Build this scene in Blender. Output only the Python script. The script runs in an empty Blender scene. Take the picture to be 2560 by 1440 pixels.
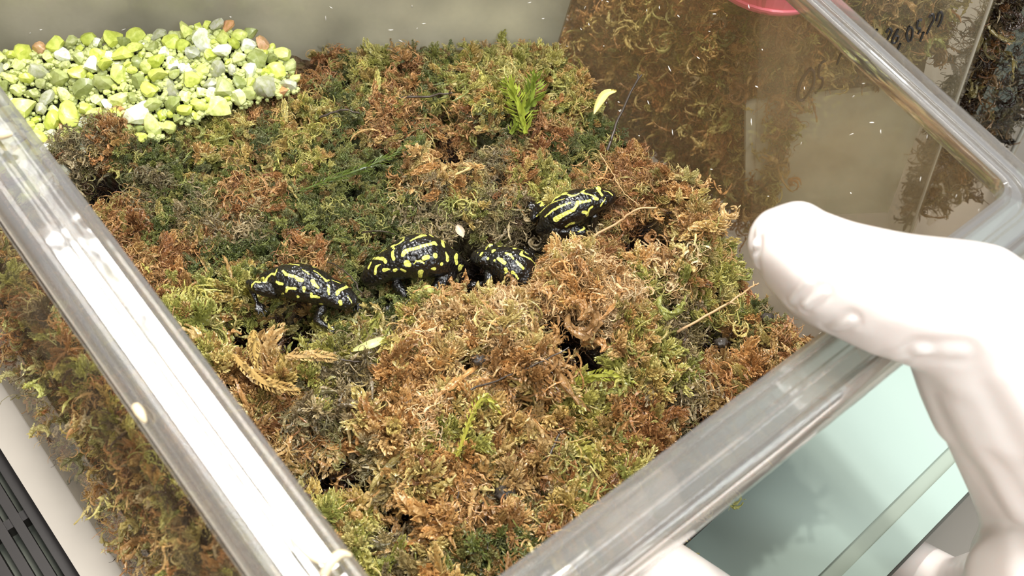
import bpy, bmesh, math, random
import numpy as np
from mathutils import Vector, Matrix, Euler, noise

S = 0.01                       # everything below is written in centimetres
scn = bpy.context.scene
rnd = random.Random(7)
nrg = np.random.default_rng(7)

# ------------------------------------------------------------------ camera, world, light, exposure
cam_data = bpy.data.cameras.new('camera')
cam = bpy.data.objects.new('camera', cam_data)
scn.collection.objects.link(cam)
PITCH, ROLL, FPX, CAMH = math.radians(56), math.radians(8), 2700, 22.0
Fv = Vector((0, math.cos(PITCH), -math.sin(PITCH))); R0 = Vector((1, 0, 0)); U0 = R0.cross(Fv)
Rv = R0*math.cos(ROLL) + U0*math.sin(ROLL); Uv = -R0*math.sin(ROLL) + U0*math.cos(ROLL)
M = Matrix((Rv, Uv, -Fv)).transposed().to_4x4(); M.translation = Vector((0, 0, CAMH*S))
cam.matrix_world = M
cam_data.sensor_width = 36; cam_data.lens = 36*FPX/2560
cam_data.clip_start = 0.005; cam_data.clip_end = 20
cam_data.dof.use_dof = True; cam_data.dof.focus_distance = 0.262
cam_data.dof.aperture_fstop = (36*FPX/2560)/1000/0.0013
scn.camera = cam

world = bpy.data.worlds.new('room'); scn.world = world; world.use_nodes = True
wn = world.node_tree.nodes; wl = world.node_tree.links
bg = wn['Background']
tcw = wn.new('ShaderNodeTexCoord'); sep = wn.new('ShaderNodeSeparateXYZ'); rampw = wn.new('ShaderNodeValToRGB')
wl.new(tcw.outputs['Generated'], sep.inputs[0]); wl.new(sep.outputs['Z'], rampw.inputs[0])
rampw.color_ramp.elements[0].color = (.34, .29, .25, 1); rampw.color_ramp.elements[0].position = 0.0
rampw.color_ramp.elements[1].color = (.62, .66, .70, 1); rampw.color_ramp.elements[1].position = 0.8
wl.new(rampw.outputs[0], bg.inputs[0]); bg.inputs[1].default_value = .62

def area(name, loc, tgt, size, sizey, power, col):
    d = bpy.data.lights.new(name, 'AREA'); d.shape = 'RECTANGLE'; d.size = size*S; d.size_y = sizey*S
    d.energy = power; d.color = col
    o = bpy.data.objects.new(name, d); scn.collection.objects.link(o)
    o.location = Vector(loc)*S
    o.rotation_euler = (Vector(tgt)-Vector(loc)).to_track_quat('-Z', 'Y').to_euler()
    return o
area('ceiling_and_added_lamp', (-14, 30, 75), (0, 15, 0), 14, 60, 5.4, (1, .965, .92))
area('ceiling_and_added_lamp', (30, 8, 90), (0, 14, 0), 10, 70, 3.4, (.93, .97, 1))
area('ceiling_and_added_lamp', (-4, 34, 60), (0, 15, 0), 2.5, 2.5, 2.8, (1, .98, .95))  # added small lamp, makes the glints on the wet moss
area('ceiling_and_added_lamp', (-26, -34, 62), (2, 16, 0), 14, 44, 2.6, (1, .96, .9))  # added front-left fill for the dim moss behind the right panel
area('ceiling_and_added_lamp', (38, -26, 70), (3, 12, 0), 16, 60, 3.8, (.9, .96, 1))  # added front lamp: fills camera-facing moss and streaks the near rim
scn.view_settings.view_transform = 'Standard'; scn.view_settings.look = 'None'
scn.view_settings.exposure = 0.0; scn.view_settings.gamma = 1.0; scn.view_settings.use_curve_mapping = False
scn.cycles.max_bounces = 8; scn.cycles.diffuse_bounces = 2; scn.cycles.glossy_bounces = 3; scn.cycles.transparent_max_bounces = 16; scn.cycles.transmission_bounces = 6
scn.cycles.use_adaptive_sampling = True; scn.cycles.adaptive_threshold = .07
scn.cycles.caustics_reflective = False; scn.cycles.caustics_refractive = False
scn.cycles.use_denoising = True

# ------------------------------------------------------------------ helpers
def lin(c):
    return tuple(((v/255)/12.92 if v/255 <= .04045 else ((v/255+.055)/1.055)**2.4) for v in c)

def mesh_data(name, verts, faces, mat=None, smooth=False):
    me = bpy.data.meshes.new(name)
    v = np.asarray(verts, dtype=np.float64)*S
    me.from_pydata(v.tolist(), [], [tuple(int(i) for i in f) for f in faces]); me.update()
    if mat is not None: me.materials.append(mat)
    if smooth: me.polygons.foreach_set('use_smooth', np.ones(len(me.polygons), dtype=bool))
    return me

def obj(name, me, parent=None, label=None, cat=None, group=None, kind=None, loc=None):
    o = bpy.data.objects.new(name, me); scn.collection.objects.link(o)
    if parent: o.parent = parent
    if loc is not None: o.location = Vector(loc)*S
    if label: o['label'] = label
    if cat: o['category'] = cat
    if group: o['group'] = group
    if kind: o['kind'] = kind
    return o

def empty(name, loc, label, cat, group=None):
    return obj(name, None, None, label, cat, group, None, loc)

def part(name, verts, faces, mat, parent, smooth=False, label=None, kind=None):
    """a part given in world centimetres, re-based on its parent's origin"""
    base = np.array(parent.location)/S if parent else np.zeros(3)
    me = mesh_data(name, np.asarray(verts, dtype=np.float64)-base, faces, mat, smooth)
    return obj(name, me, parent, label=label, kind=kind)

def nodemat(name):
    m = bpy.data.materials.new(name); m.use_nodes = True
    nt = m.node_tree; b = nt.nodes['Principled BSDF']
    return m, nt, b

def pmat(name, col, rough=.5, coat=0., noise_scale=0., noise_amt=.0, bump=0., bump_scale=0., spec=.5, sss=0., metal=0., bump_dist=.0003):
    m, nt, b = nodemat(name)
    b.inputs['Base Color'].default_value = (*col, 1); b.inputs['Roughness'].default_value = rough
    b.inputs['Coat Weight'].default_value = coat; b.inputs['Coat Roughness'].default_value = .08
    b.inputs['Specular IOR Level'].default_value = spec; b.inputs['Metallic'].default_value = metal
    if sss:
        b.inputs['Subsurface Weight'].default_value = sss; b.inputs['Subsurface Scale'].default_value = .003
        b.inputs['Subsurface Radius'].default_value = (1, .6, .5)
    tc = nt.nodes.new('ShaderNodeTexCoord')
    if noise_scale:
        n = nt.nodes.new('ShaderNodeTexNoise'); n.inputs['Scale'].default_value = noise_scale; n.inputs['Detail'].default_value = 6
        nt.links.new(tc.outputs['Object'], n.inputs['Vector'])
        mx = nt.nodes.new('ShaderNodeMix'); mx.data_type = 'RGBA'
        mx.inputs['A'].default_value = tuple(c*(1-noise_amt) for c in col)+(1,)
        mx.inputs['B'].default_value = tuple(min(1, c*(1+noise_amt)) for c in col)+(1,)
        nt.links.new(n.outputs['Fac'], mx.inputs['Factor']); nt.links.new(mx.outputs['Result'], b.inputs['Base Color'])
    if bump:
        n2 = nt.nodes.new('ShaderNodeTexNoise'); n2.inputs['Scale'].default_value = bump_scale; n2.inputs['Detail'].default_value = 3
        nt.links.new(tc.outputs['Object'], n2.inputs['Vector'])
        bp = nt.nodes.new('ShaderNodeBump'); bp.inputs['Strength'].default_value = bump; bp.inputs['Distance'].default_value = bump_dist
        nt.links.new(n2.outputs['Fac'], bp.inputs['Height']); nt.links.new(bp.outputs['Normal'], b.inputs['Normal'])
    return m

def clear_sheet(name, tint, haze, haze_col, mottled=0., gloss=1.0, scale=60., rough=.03, streak=False):
    """thin clear plastic: see-through, mirror-like by Fresnel, with a film of haze"""
    m = bpy.data.materials.new(name); m.use_nodes = True; nt = m.node_tree; nt.nodes.clear(); N = nt.nodes.new; L = nt.links.new
    out = N('ShaderNodeOutputMaterial'); tr = N('ShaderNodeBsdfTransparent'); tr.inputs[0].default_value = (*tint, 1)
    gl = N('ShaderNodeBsdfGlossy'); gl.inputs['Roughness'].default_value = rough
    df = N('ShaderNodeBsdfDiffuse'); df.inputs[0].default_value = (*haze_col, 1)
    tl = N('ShaderNodeBsdfTranslucent'); tl.inputs[0].default_value = (*haze_col, 1)
    ad = N('ShaderNodeMixShader'); ad.inputs[0].default_value = .5; L(df.outputs[0], ad.inputs[1]); L(tl.outputs[0], ad.inputs[2])
    mh = N('ShaderNodeMixShader'); L(tr.outputs[0], mh.inputs[1]); L(ad.outputs[0], mh.inputs[2])
    tc = N('ShaderNodeTexCoord')
    nz = N('ShaderNodeTexNoise'); nz.inputs['Scale'].default_value = scale; nz.inputs['Detail'].default_value = 5
    if streak:
        mp = N('ShaderNodeMapping'); mp.inputs['Scale'].default_value = (1, 1, .25); L(tc.outputs['Object'], mp.inputs[0]); L(mp.outputs[0], nz.inputs['Vector'])
    else: L(tc.outputs['Object'], nz.inputs['Vector'])
    mr = N('ShaderNodeMapRange'); mr.inputs['From Min'].default_value = .3; mr.inputs['From Max'].default_value = .7
    mr.inputs['To Min'].default_value = max(0, haze-mottled); mr.inputs['To Max'].default_value = min(1, haze+mottled)
    L(nz.outputs['Fac'], mr.inputs['Value']); L(mr.outputs[0], mh.inputs[0])
    if mottled:
        n3 = N('ShaderNodeTexNoise'); n3.inputs['Scale'].default_value = scale*.6; L(tc.outputs['Object'], n3.inputs['Vector'])
        rp = N('ShaderNodeValToRGB')
        rp.color_ramp.elements[0].color = tuple(c*.72 for c in haze_col)+(1,); rp.color_ramp.elements[0].position = .35
        rp.color_ramp.elements[1].color = tuple(min(1, c*1.3) for c in haze_col)+(1,); rp.color_ramp.elements[1].position = .65
        L(n3.outputs['Fac'], rp.inputs[0]); L(rp.outputs[0], df.inputs[0]); L(rp.outputs[0], tl.inputs[0])
    fr = N('ShaderNodeFresnel'); fr.inputs[0].default_value = 1.49
    mu = N('ShaderNodeMath'); mu.operation = 'MULTIPLY'; mu.inputs[1].default_value = gloss
    ge = N('ShaderNodeNewGeometry'); iv = N('ShaderNodeMath'); iv.operation = 'SUBTRACT'; iv.inputs[0].default_value = 1; L(ge.outputs['Backfacing'], iv.inputs[1])
    m9 = N('ShaderNodeMath'); m9.operation = 'MULTIPLY'; L(fr.outputs[0], m9.inputs[0]); L(iv.outputs[0], m9.inputs[1]); L(m9.outputs[0], mu.inputs[0])
    mg = N('ShaderNodeMixShader'); L(mu.outputs[0], mg.inputs[0]); L(mh.outputs[0], mg.inputs[1]); L(gl.outputs[0], mg.inputs[2])
    L(mg.outputs[0], out.inputs[0])
    return m

MAT = {}
MAT['wall_clear'] = clear_sheet('wall_clear', (.93, .93, .91), .12, lin((190, 180, 160)), gloss=1.0)
MAT['wall_hazy'] = clear_sheet('wall_hazy', (.98, .96, .93), .19, lin((190, 164, 124)), mottled=.06, gloss=.8, scale=45, streak=True)
MAT['wall_reflection_painted'] = clear_sheet('wall_reflection_painted', (.9, .9, .86), .66, lin((206, 202, 180)), mottled=.2, gloss=.7, scale=50)  # mottled haze colour paints blurred gravel reflections onto the panel
MAT['wall_side'] = clear_sheet('wall_side', (.9, .88, .84), .14, lin((160, 148, 128)), mottled=.1, gloss=.35, scale=70, streak=True)
MAT['peat'] = pmat('peat', lin((52, 34, 20)), .6, noise_scale=300, noise_amt=.5, bump=1., bump_scale=900, bump_dist=.0015)
_nt = MAT['peat'].node_tree; _a = _nt.nodes.new('ShaderNodeAttribute'); _a.attribute_name = 'tone'
_m = _nt.nodes.new('ShaderNodeMix'); _m.data_type = 'RGBA'; _m.blend_type = 'MULTIPLY'; _m.inputs['Factor'].default_value = 1
_src = _nt.nodes['Principled BSDF'].inputs['Base Color'].links[0].from_socket
_m.inputs['B'].default_value = (1, 1, 1, 1)
_n = [n for n in _nt.nodes if n.type == 'TEX_NOISE'][0]
_r = _nt.nodes.new('ShaderNodeMapRange'); _r.inputs['From Min'].default_value = .3; _r.inputs['From Max'].default_value = .7; _r.inputs['To Min'].default_value = .35; _r.inputs['To Max'].default_value = 1.1
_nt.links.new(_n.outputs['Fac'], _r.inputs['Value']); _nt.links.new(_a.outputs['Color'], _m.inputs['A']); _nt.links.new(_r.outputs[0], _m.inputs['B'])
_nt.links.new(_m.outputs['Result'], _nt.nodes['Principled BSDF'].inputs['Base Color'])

# clear moulded rim: refraction plus some plain see-through so light still reaches the moss
def rim_mat():
    m = bpy.data.materials.new('rim_plastic'); m.use_nodes = True; nt = m.node_tree; nt.nodes.clear(); N = nt.nodes.new; L = nt.links.new
    out = N('ShaderNodeOutputMaterial')
    g = N('ShaderNodeBsdfGlass'); g.inputs['Color'].default_value = (.95, .95, .94, 1); g.inputs['Roughness'].default_value = .06; g.inputs['IOR'].default_value = 1.49
    d = N('ShaderNodeBsdfDiffuse'); d.inputs[0].default_value = (*lin((205, 198, 190)), 1)
    gs = N('ShaderNodeBsdfGlossy'); gs.inputs['Roughness'].default_value = .07; gs.inputs[0].default_value = (.9, .93, .95, 1)
    tp = N('ShaderNodeBsdfTransparent'); tp.inputs[0].default_value = (.97, .95, .92, 1); m0 = N('ShaderNodeMixShader'); m0.inputs[0].default_value = .5
    L(tp.outputs[0], m0.inputs[1]); L(g.outputs[0], m0.inputs[2])
    m1 = N('ShaderNodeMixShader'); m1.inputs[0].default_value = .10
    m2 = N('ShaderNodeMixShader'); m2.inputs[0].default_value = .16
    L(m0.outputs[0], m1.inputs[1]); L(d.outputs[0], m1.inputs[2]); L(m1.outputs[0], m2.inputs[1]); L(gs.outputs[0], m2.inputs[2])
    tc = N('ShaderNodeTexCoord'); nz = N('ShaderNodeTexNoise'); nz.inputs['Scale'].default_value = 90; L(tc.outputs['Object'], nz.inputs['Vector'])
    bp = N('ShaderNodeBump'); bp.inputs['Strength'].default_value = .25; bp.inputs['Distance'].default_value = .0006
    L(nz.outputs['Fac'], bp.inputs['Height'])
    for n in (g, gs): L(bp.outputs[0], n.inputs['Normal'])
    L(m2.outputs[0], out.inputs[0])
    return m
MAT['rim'] = rim_mat()

# ------------------------------------------------------------------ tub geometry
def line(p, q):
    p = np.array(p, float); q = np.array(q, float); u = (q-p)/np.linalg.norm(q-p)
    return p, u
def off(l, d, n): return (l[0]+n*d, l[1])
def isect(a, b):
    A = np.array([a[1], -b[1]]).T; t = np.linalg.solve(A, b[0]-a[0]); return a[0]+a[1]*t[0]
LAD = line((-9.7, 12.9), (-1.4, 4.9)); LAB = line((.4, 5.2), (9.0, 13.9)); LBC = line((8.4, 14.4), (5.1, 18.4)); LCD = line((1.0, 23.3), (-16.5, 20.0))
nAD = np.array([-LAD[1][1]*-1, 0]); 
def outward(l):   # away from the tub's middle
    n = np.array([l[1][1], -l[1][0]]); c = np.array([-2., 15.])
    return n if np.dot(l[0]-c, n) > 0 else -n
NAD, NAB, NBC, NCD = outward(LAD), outward(LAB), outward(LBC), outward(LCD)
# offsets of the wall faces (outward from the rim's inner line) at z = 7 and z = -4
OFF_TOP = (1.25, .25, .25, .25); OFF_BOT = (2.7, -.44, -1.3, -.3)
def quad_at(z, extra=0.):
    t = (7-z)/11.
    ls = [off(l, (a*(1-t)+b*t)+extra, n) for l, n, a, b in zip((LAD, LAB, LBC, LCD), (NAD, NAB, NBC, NCD), OFF_TOP, OFF_BOT)]
    return [isect(ls[3], ls[0]), isect(ls[0], ls[1]), isect(ls[1], ls[2]), isect(ls[2], ls[3])]   # D A B C
def inside(p, z, margin=0.):
    q = quad_at(z, -margin)
    for i in range(4):
        a, b = q[i], q[(i+1) % 4]
        if (b[0]-a[0])*(p[1]-a[1])-(b[1]-a[1])*(p[0]-a[0]) < 0: return False
    return True

tub = empty('plastic_tub', (-2, 14, -4), 'large clear plastic tub of moss held by the gloved hand', 'tub')
ZB = -4.0
def wall(i, mat, label=None):
    T, Bq, Ti, Bi = quad_at(6.95), quad_at(ZB), quad_at(6.95, -.16), quad_at(ZB, -.16)
    j = (i+1) % 4; n = 9
    vs = []; fs = []
    for k in range(n):
        s = k/(n-1)
        for (t, b) in ((T, Bq), (Ti, Bi)):
            for z, q in ((6.95, t), (ZB, b)):
                p = q[i]*(1-s)+q[j]*s; vs.append((p[0], p[1], z))
    for k in range(n-1):
        a = 4*k; b = a+4
        fs += [(a, a+1, b+1, b), (a+2, b+2, b+3, a+3), (a, b, b+2, a+2), (a+1, a+3, b+3, b+1)]
    fs += [(0, 2, 3, 1), (4*n-4, 4*n-3, 4*n-1, 4*n-2)]
    return part('side_panel', vs, fs, mat, tub, label=label)
wall(0, MAT['wall_side']); wall(1, MAT['wall_clear']); wall(2, MAT['wall_hazy'], 'hazy side panel speckled with white flecks'); wall(3, MAT['wall_reflection_painted'], 'back panel with blurred grey reflections painted in')
q0, q1 = quad_at(ZB), quad_at(ZB)
vs = [(p[0], p[1], ZB-.15) for p in q0]+[(p[0], p[1], ZB) for p in q0]
part('floor_panel', vs, [(3, 2, 1, 0), (4, 5, 6, 7)]+[(i, (i+1) % 4, 4+(i+1) % 4, 4+i) for i in range(4)], MAT['wall_clear'], tub)

# rim: a profile swept round the mouth with rounded corners
RIMW = (1.0, .86, .62, .62)
def rim_path(o):
    ls = [off(l, o*w, n) for l, n, w in zip((LAD, LAB, LBC, LCD), (NAD, NAB, NBC, NCD), RIMW)]
    c = [isect(ls[3], ls[0]), isect(ls[0], ls[1]), isect(ls[1], ls[2]), isect(ls[2], ls[3])]
    pts = []
    r = .35+.75*max(o, 0)
    for i in range(4):
        p, a, b = c[i], c[i-1], c[(i+1) % 4]
        ua = (a-p)/np.linalg.norm(a-p); ub = (b-p)/np.linalg.norm(b-p)
        s, e = p+ua*r, p+ub*r
        # points along the straight from the previous corner are added by subdividing afterwards
        for k in range(9):
            t = k/8; pts.append((1-t)**2*s+2*t*(1-t)*p+t*t*e)
    out = []
    for i in range(len(pts)):
        a, b = pts[i], pts[(i+1) % len(pts)]
        n = 14 if i % 9 == 8 else 1
        for k in range(n): out.append(a+(b-a)*k/n)
    return out
def sweep(profile, mat, name, label=None):
    rings = []
    for (o, z) in profile:
        rings.append([(p[0], p[1], z) for p in rim_path(o)])
    n = len(rings[0]); m = len(rings); vs = [v for r in rings for v in r]; fs = []
    for i in range(m):
        j = (i+1) % m
        for k in range(n): fs.append((i*n+k, i*n+(k+1) % n, j*n+(k+1) % n, j*n+k))
    return part(name, vs, fs, mat, tub, smooth=False, label=label)
def circ(o, z, rx, rz, n=12): return [(o+rx*math.cos(2*math.pi*k/n), z+rz*math.sin(2*math.pi*k/n)) for k in range(n)]
o = sweep([(0, 7.02), (.02, 7.12), (.10, 7.16), (.20, 7.12), (.24, 7.04), (.50, 7.03), (.56, 7.10), (.63, 7.10), (.68, 7.03), (.92, 7.03), (.98, 7.10), (1.08, 7.14), (1.19, 7.10), (1.28, 6.98), (1.32, 6.75), (1.33, 6.3), (1.27, 6.26), (1.22, 6.3), (1.20, 6.7), (1.12, 6.86), (.95, 6.9), (.22, 6.9), (.14, 6.85), (.10, 6.72), (.04, 6.72), (0, 6.8)], MAT['rim'], 'rim')
o.data.polygons.foreach_set('use_smooth', np.ones(len(o.data.polygons), dtype=bool))
try: o.data.set_sharp_from_angle(angle=math.radians(40))
except Exception: pass

# ------------------------------------------------------------------ board, table, shelf, grille
def slab(name, poly, z0, z1, mat, parent=None, bev=0., **kw):
    n = len(poly)
    vs = [(p[0], p[1], z0) for p in poly]+[(p[0], p[1], z1) for p in poly]
    fs = [tuple(range(n))[::-1], tuple(range(n, 2*n))]+[(i, (i+1) % n, n+(i+1) % n, n+i) for i in range(n)]
    if parent: return part(name, vs, fs, mat, parent, **{k: v for k, v in kw.items() if k in ('label', 'kind')})
    return obj(name, mesh_data(name, vs, fs, mat), None, **kw)

MAT['mint'] = pmat('mint_board', lin((164, 181, 171)), .4, noise_scale=14, noise_amt=.06, bump=.15, bump_scale=120)
MAT['mint_dark'] = pmat('mint_groove', lin((150, 160, 146)), .5)
MAT['dark_edge'] = pmat('dark_edge_and_gap', lin((62, 62, 54)), .6, noise_scale=80, noise_amt=.2)
MAT['table'] = pmat('worktop', lin((150, 142, 130)), .5, noise_scale=10, noise_amt=.12)
MAT['shelf'] = pmat('white_shelf', lin((196, 186, 172)), .45, noise_scale=40, noise_amt=.14, bump=.3, bump_scale=150)
MAT['black'] = pmat('black_grille', lin((42, 36, 32)), .35, noise_scale=90, noise_amt=.2)
MAT['grille_gap'] = pmat('grille_gap', lin((120, 122, 108)), .6, noise_scale=60, noise_amt=.3)
obj('worktop', mesh_data('worktop', [(-90, -40, -9), (90, -40, -9), (90, 120, -9), (-90, 120, -9), (-90, -40, -10), (90, -40, -10), (90, 120, -10), (-90, 120, -10)],
    [(0, 1, 2, 3), (7, 6, 5, 4), (0, 4, 5, 1), (1, 5, 6, 2), (2, 6, 7, 3), (3, 7, 4, 0)], MAT['table']), kind='structure')

# mint board: its left edge runs under the rim, a groove runs parallel to its right edge
d1 = np.array([9.6, 10.6]); d1 /= np.linalg.norm(d1); n1 = np.array([d1[1], -d1[0]])     # n1 points right / outward
e0 = np.array([5.4, 10.9])
def bd(s, t): return e0+d1*s+n1*t           # s along, t across to the right
MB = empty('mint_board', (9, 14, -4.55), 'pale mint green board with grooves beside and beyond the tub', 'board')
r1 = np.array([13.16, 13.43]); tr = float(np.dot(r1-e0, n1))
def strip(t0, t1, z0, z1, mat, name, s0=-9, s1=34, label=None):
    return slab(name, [bd(s0, t0), bd(s0, t1), bd(s1, t1), bd(s1, t0)], z0, z1, mat, MB, label=label)
strip(.16, tr-1.15, -4.55, -4.2, MAT['mint'], 'board_face')
strip(tr-1.15, tr-.75, -4.55, -4.32, MAT['mint_dark'], 'groove', label='shallow grey-green groove')
strip(tr-.75, tr, -4.55, -4.2, MAT['mint'], 'board_lip')
strip(tr, tr+.08, -4.6, -4.25, MAT['dark_edge'], 'edge_strip', label='thin dark edge strip')
strip(-.10, .16, -4.5, -4.16, MAT['dark_edge'], 'gap_shade_strip', label='dark strip drawn for the shaded gap beside the tub')  # dark strip paints the shade of the gap along the tub

# shelf to the left of the tub and the black grille below it
ws = np.array([-9.37, 7.68])-np.array([-12.45, 10.62]); ws /= np.linalg.norm(ws); wnn = np.array([ws[1], -ws[0]])
if wnn[0] > 0: wnn = -wnn
w0 = np.array([-12.45, 10.62])
slab('shelf', [w0+ws*(-14), w0+ws*16, w0+ws*16-wnn*4.2, w0+ws*(-14)-wnn*4.2], -4.9, -4.3, MAT['shelf'], label='off-white smudged shelf strip under the tub\'s left side', cat='shelf')
GR = empty('grille', (-13, 8, -6.2), 'black slatted vent grille below the white shelf', 'grille')
gb = w0+wnn*.05
slab('frame', [gb+ws*(-14)+wnn*.0, gb+ws*16, gb+ws*16+wnn*.28, gb+ws*(-14)+wnn*.28], -6.2, -5.4, MAT['black'], GR)
slab('backing', [gb+ws*(-14), gb+ws*16, gb+ws*16+wnn*7, gb+ws*(-14)+wnn*7], -6.75, -6.6, MAT['grille_gap'], GR, label='grey backing behind the slats')
for k in range(9):
    t0 = .45+k*.42
    slab('slat', [gb+ws*(-14)+wnn*t0, gb+ws*16+wnn*t0, gb+ws*16+wnn*(t0+.24), gb+ws*(-14)+wnn*(t0+.24)], -6.1, -5.6, MAT['black'], GR)
for k in range(12):
    s0 = -13+k*2.35
    slab('cross_bar', [gb+ws*s0+wnn*.2, gb+ws*(s0+.28)+wnn*.2, gb+ws*(s0+.28)+wnn*4.2, gb+ws*s0+wnn*4.2], -6.2, -5.75, MAT['black'], GR)
slab('shelf', [gb+ws*(-14)+wnn*4.3, gb+ws*16+wnn*4.3, gb+ws*16+wnn*9, gb+ws*(-14)+wnn*9], -6.4, -5.5, MAT['shelf'], label='off-white ledge on the far side of the black grille', cat='ledge')

# ------------------------------------------------------------------ moss field
CTRL = '''-6.40 20.51 0.4 R;-5.34 20.21 0.6 G;-4.51 20.42 0.7 Y;-3.76 20.44 0.6 R;-2.91 20.59 0.7 G;-2.05 20.65 0.8 Y;-1.11 20.04 1.0 Y;-0.82 19.47 0.9 G;-1.93 19.03 1.0 R;-2.36 18.35 1.3 T;-3.79 18.86 0.8 R;-4.83 19.23 0.5 G;-6.11 19.17 0.3 Y;-7.48 19.39 0.1 R;-8.27 19.04 0.0 Y;-9.11 18.59 0.0 Y;-9.74 18.19 0.0 G;-10.65 17.42 0.5 R;-11.09 17.20 0.5 B;-10.11 17.06 0.1 G;-8.96 17.40 0.1 G;-7.90 17.79 0.2 Y;-6.94 18.16 0.3 G;-5.86 18.03 0.2 Y;-4.98 18.38 0.3 G;-3.84 17.95 0.4 G;-3.09 18.42 0.5 G;-2.27 17.81 0.9 T;-2.02 18.64 -0.8 K;-0.90 18.42 0.8 B;-0.40 17.79 0.7 R;-0.82 17.16 0.4 B;-1.32 17.07 0.4 Y;0.08 18.40 0.4 R;0.77 19.03 0.3 G;1.60 19.47 0.3 G;2.42 18.76 0.8 R;0.36 17.85 0.3 Y;-10.80 16.27 -0.4 K;-9.64 16.21 0.1 B;-8.63 16.26 0.1 G;-7.73 16.74 0.2 G;-7.11 16.32 0.2 R;-6.36 16.59 0.2 R;-5.57 16.73 0.2 G;-4.59 16.96 0.3 G;-9.89 15.34 0.0 R;-8.86 15.27 0.0 G;-7.94 15.61 0.1 B;-6.72 15.57 0.1 B;-5.95 15.71 0.1 G;-4.96 15.81 0.2 G;-4.04 16.22 0.2 G;-3.25 16.36 0.2 G;-2.26 16.54 0.2 B;-8.77 14.30 0.0 R;-7.93 14.81 0.0 R;-7.14 14.83 0.0 G;-6.29 14.97 0.0 G;-5.23 15.16 0.0 R;-4.39 15.43 0.0 G;-7.52 13.99 -0.1 G;-8.19 13.68 0.0 R;-7.48 13.27 0.1 Y;-6.35 13.40 0.2 Y;-6.57 12.79 0.2 Y;-5.43 12.81 0.3 Y;-4.63 12.61 0.3 Y;-6.76 12.05 0.1 Y;-6.15 12.71 -1.1 K;-4.98 12.73 -1.1 K;-3.75 13.28 0.0 G;-2.98 13.75 0.0 G;-2.36 14.14 0.1 G;-1.90 14.25 0.4 Y;-2.97 12.72 0.2 Y;-2.89 13.29 0.2 B;-1.43 13.60 0.8 T;-1.51 12.94 0.6 P;-0.86 15.04 -1.3 K;-1.04 15.51 -1.0 K;-0.17 14.51 0.1 P;-0.45 15.45 -0.3 K;-0.13 16.66 0.2 B;-1.63 16.47 0.1 B;0.96 15.01 1.8 P;1.26 14.43 2.1 T;1.49 13.72 2.2 P;1.98 13.34 2.1 P;0.94 13.41 1.7 P;0.09 13.10 1.5 P;-0.49 12.86 1.0 T;0.77 12.50 1.6 T;1.65 12.57 1.7 P;2.51 13.03 1.7 T;3.13 12.82 1.3 Y;2.27 14.58 1.5 P;0.48 14.72 0.3 T;2.74 17.03 1.8 R;3.49 16.59 2.1 T;4.06 15.99 2.2 T;3.72 15.43 2.1 P;3.14 16.33 0.9 K;2.58 16.25 0.7 R;3.28 15.21 1.5 T;4.18 15.20 1.7 R;2.53 16.92 0.8 R;3.99 15.21 0.8 Y;5.16 15.68 0.4 Y;4.67 14.89 0.4 Y;4.12 14.28 0.3 B;5.17 14.18 0.0 K;5.77 13.87 0.3 T;6.57 14.06 0.2 R;7.10 14.44 0.1 T;6.48 15.04 -0.1 G;3.44 14.72 0.7 Y;1.59 16.68 0.4 B;1.85 16.11 0.3 R;2.33 16.18 0.4 R;2.14 15.38 0.7 R;2.54 16.67 0.8 R;0.39 16.03 -0.2 K;3.26 16.30 0.8 K;-5.81 11.25 0.1 T;-4.98 10.87 0.1 R;-4.20 11.40 0.1 Y;-3.61 11.66 0.0 B;-3.22 12.08 0.3 B;-2.30 12.11 0.5 T;-1.48 11.56 0.6 T;-0.46 12.09 0.7 P;0.41 12.44 0.7 T;1.36 13.30 -1.1 K;1.89 12.76 -0.3 K;2.31 12.17 0.4 Y;3.60 12.86 0.3 Y;4.20 12.27 0.2 B;5.15 12.90 0.1 R;3.79 11.43 0.1 R;2.93 11.65 0.2 R;4.72 11.62 0.0 K;-3.49 11.05 0.0 B;-3.95 10.27 0.0 B;-4.60 9.98 0.0 R;-3.29 10.08 0.0 T;-2.45 10.41 0.2 T;-2.11 11.06 0.4 T;-1.18 10.85 0.5 P;-0.69 10.58 0.4 Y;0.16 10.96 0.3 T;1.04 11.20 0.3 T;1.96 11.09 0.2 Y;-3.61 9.45 -0.2 K;-2.93 9.41 -1.0 K;-2.32 9.70 0.1 B;-1.42 9.60 0.2 T;-0.57 9.77 0.1 T;0.36 10.06 0.2 T;0.72 9.49 -0.1 B;1.41 10.22 0.2 R;2.32 10.21 0.1 Y;3.20 10.35 0.1 Y;3.83 10.68 0.0 R;-2.50 8.37 0.1 Y;-2.85 8.41 0.1 Y;-1.87 8.63 -0.3 K;-1.12 8.31 0.1 T;-0.18 8.90 0.1 R;0.60 8.20 0.1 G;1.28 8.89 0.2 T;1.85 9.38 0.1 Y;-1.55 7.84 0.0 B;-1.90 7.44 0.0 Y;0.15 7.74 0.0 G;2.39 9.41 0.0 R;0.47 16.54 0.5 B;-17.21 18.45 0.2 G;-14.75 14.98 0.0 R;-12.01 13.03 0.0 R;-9.15 10.26 0.0 B;-6.62 7.80 0.0 T;0.58 20.56 0.8 Y;0.46 19.79 0.5 R;-1.24 6.05 0.0 T;1.15 6.38 0.0 T;3.38 19.39 0.6 R;5.30 17.10 0.2 Y'''
C = [c.split() for c in CTRL.split(';')]
CP = np.array([[float(c[0]), float(c[1])] for c in C]); CH = np.array([float(c[2]) for c in C]); CK = [c[3] for c in C]
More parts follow.
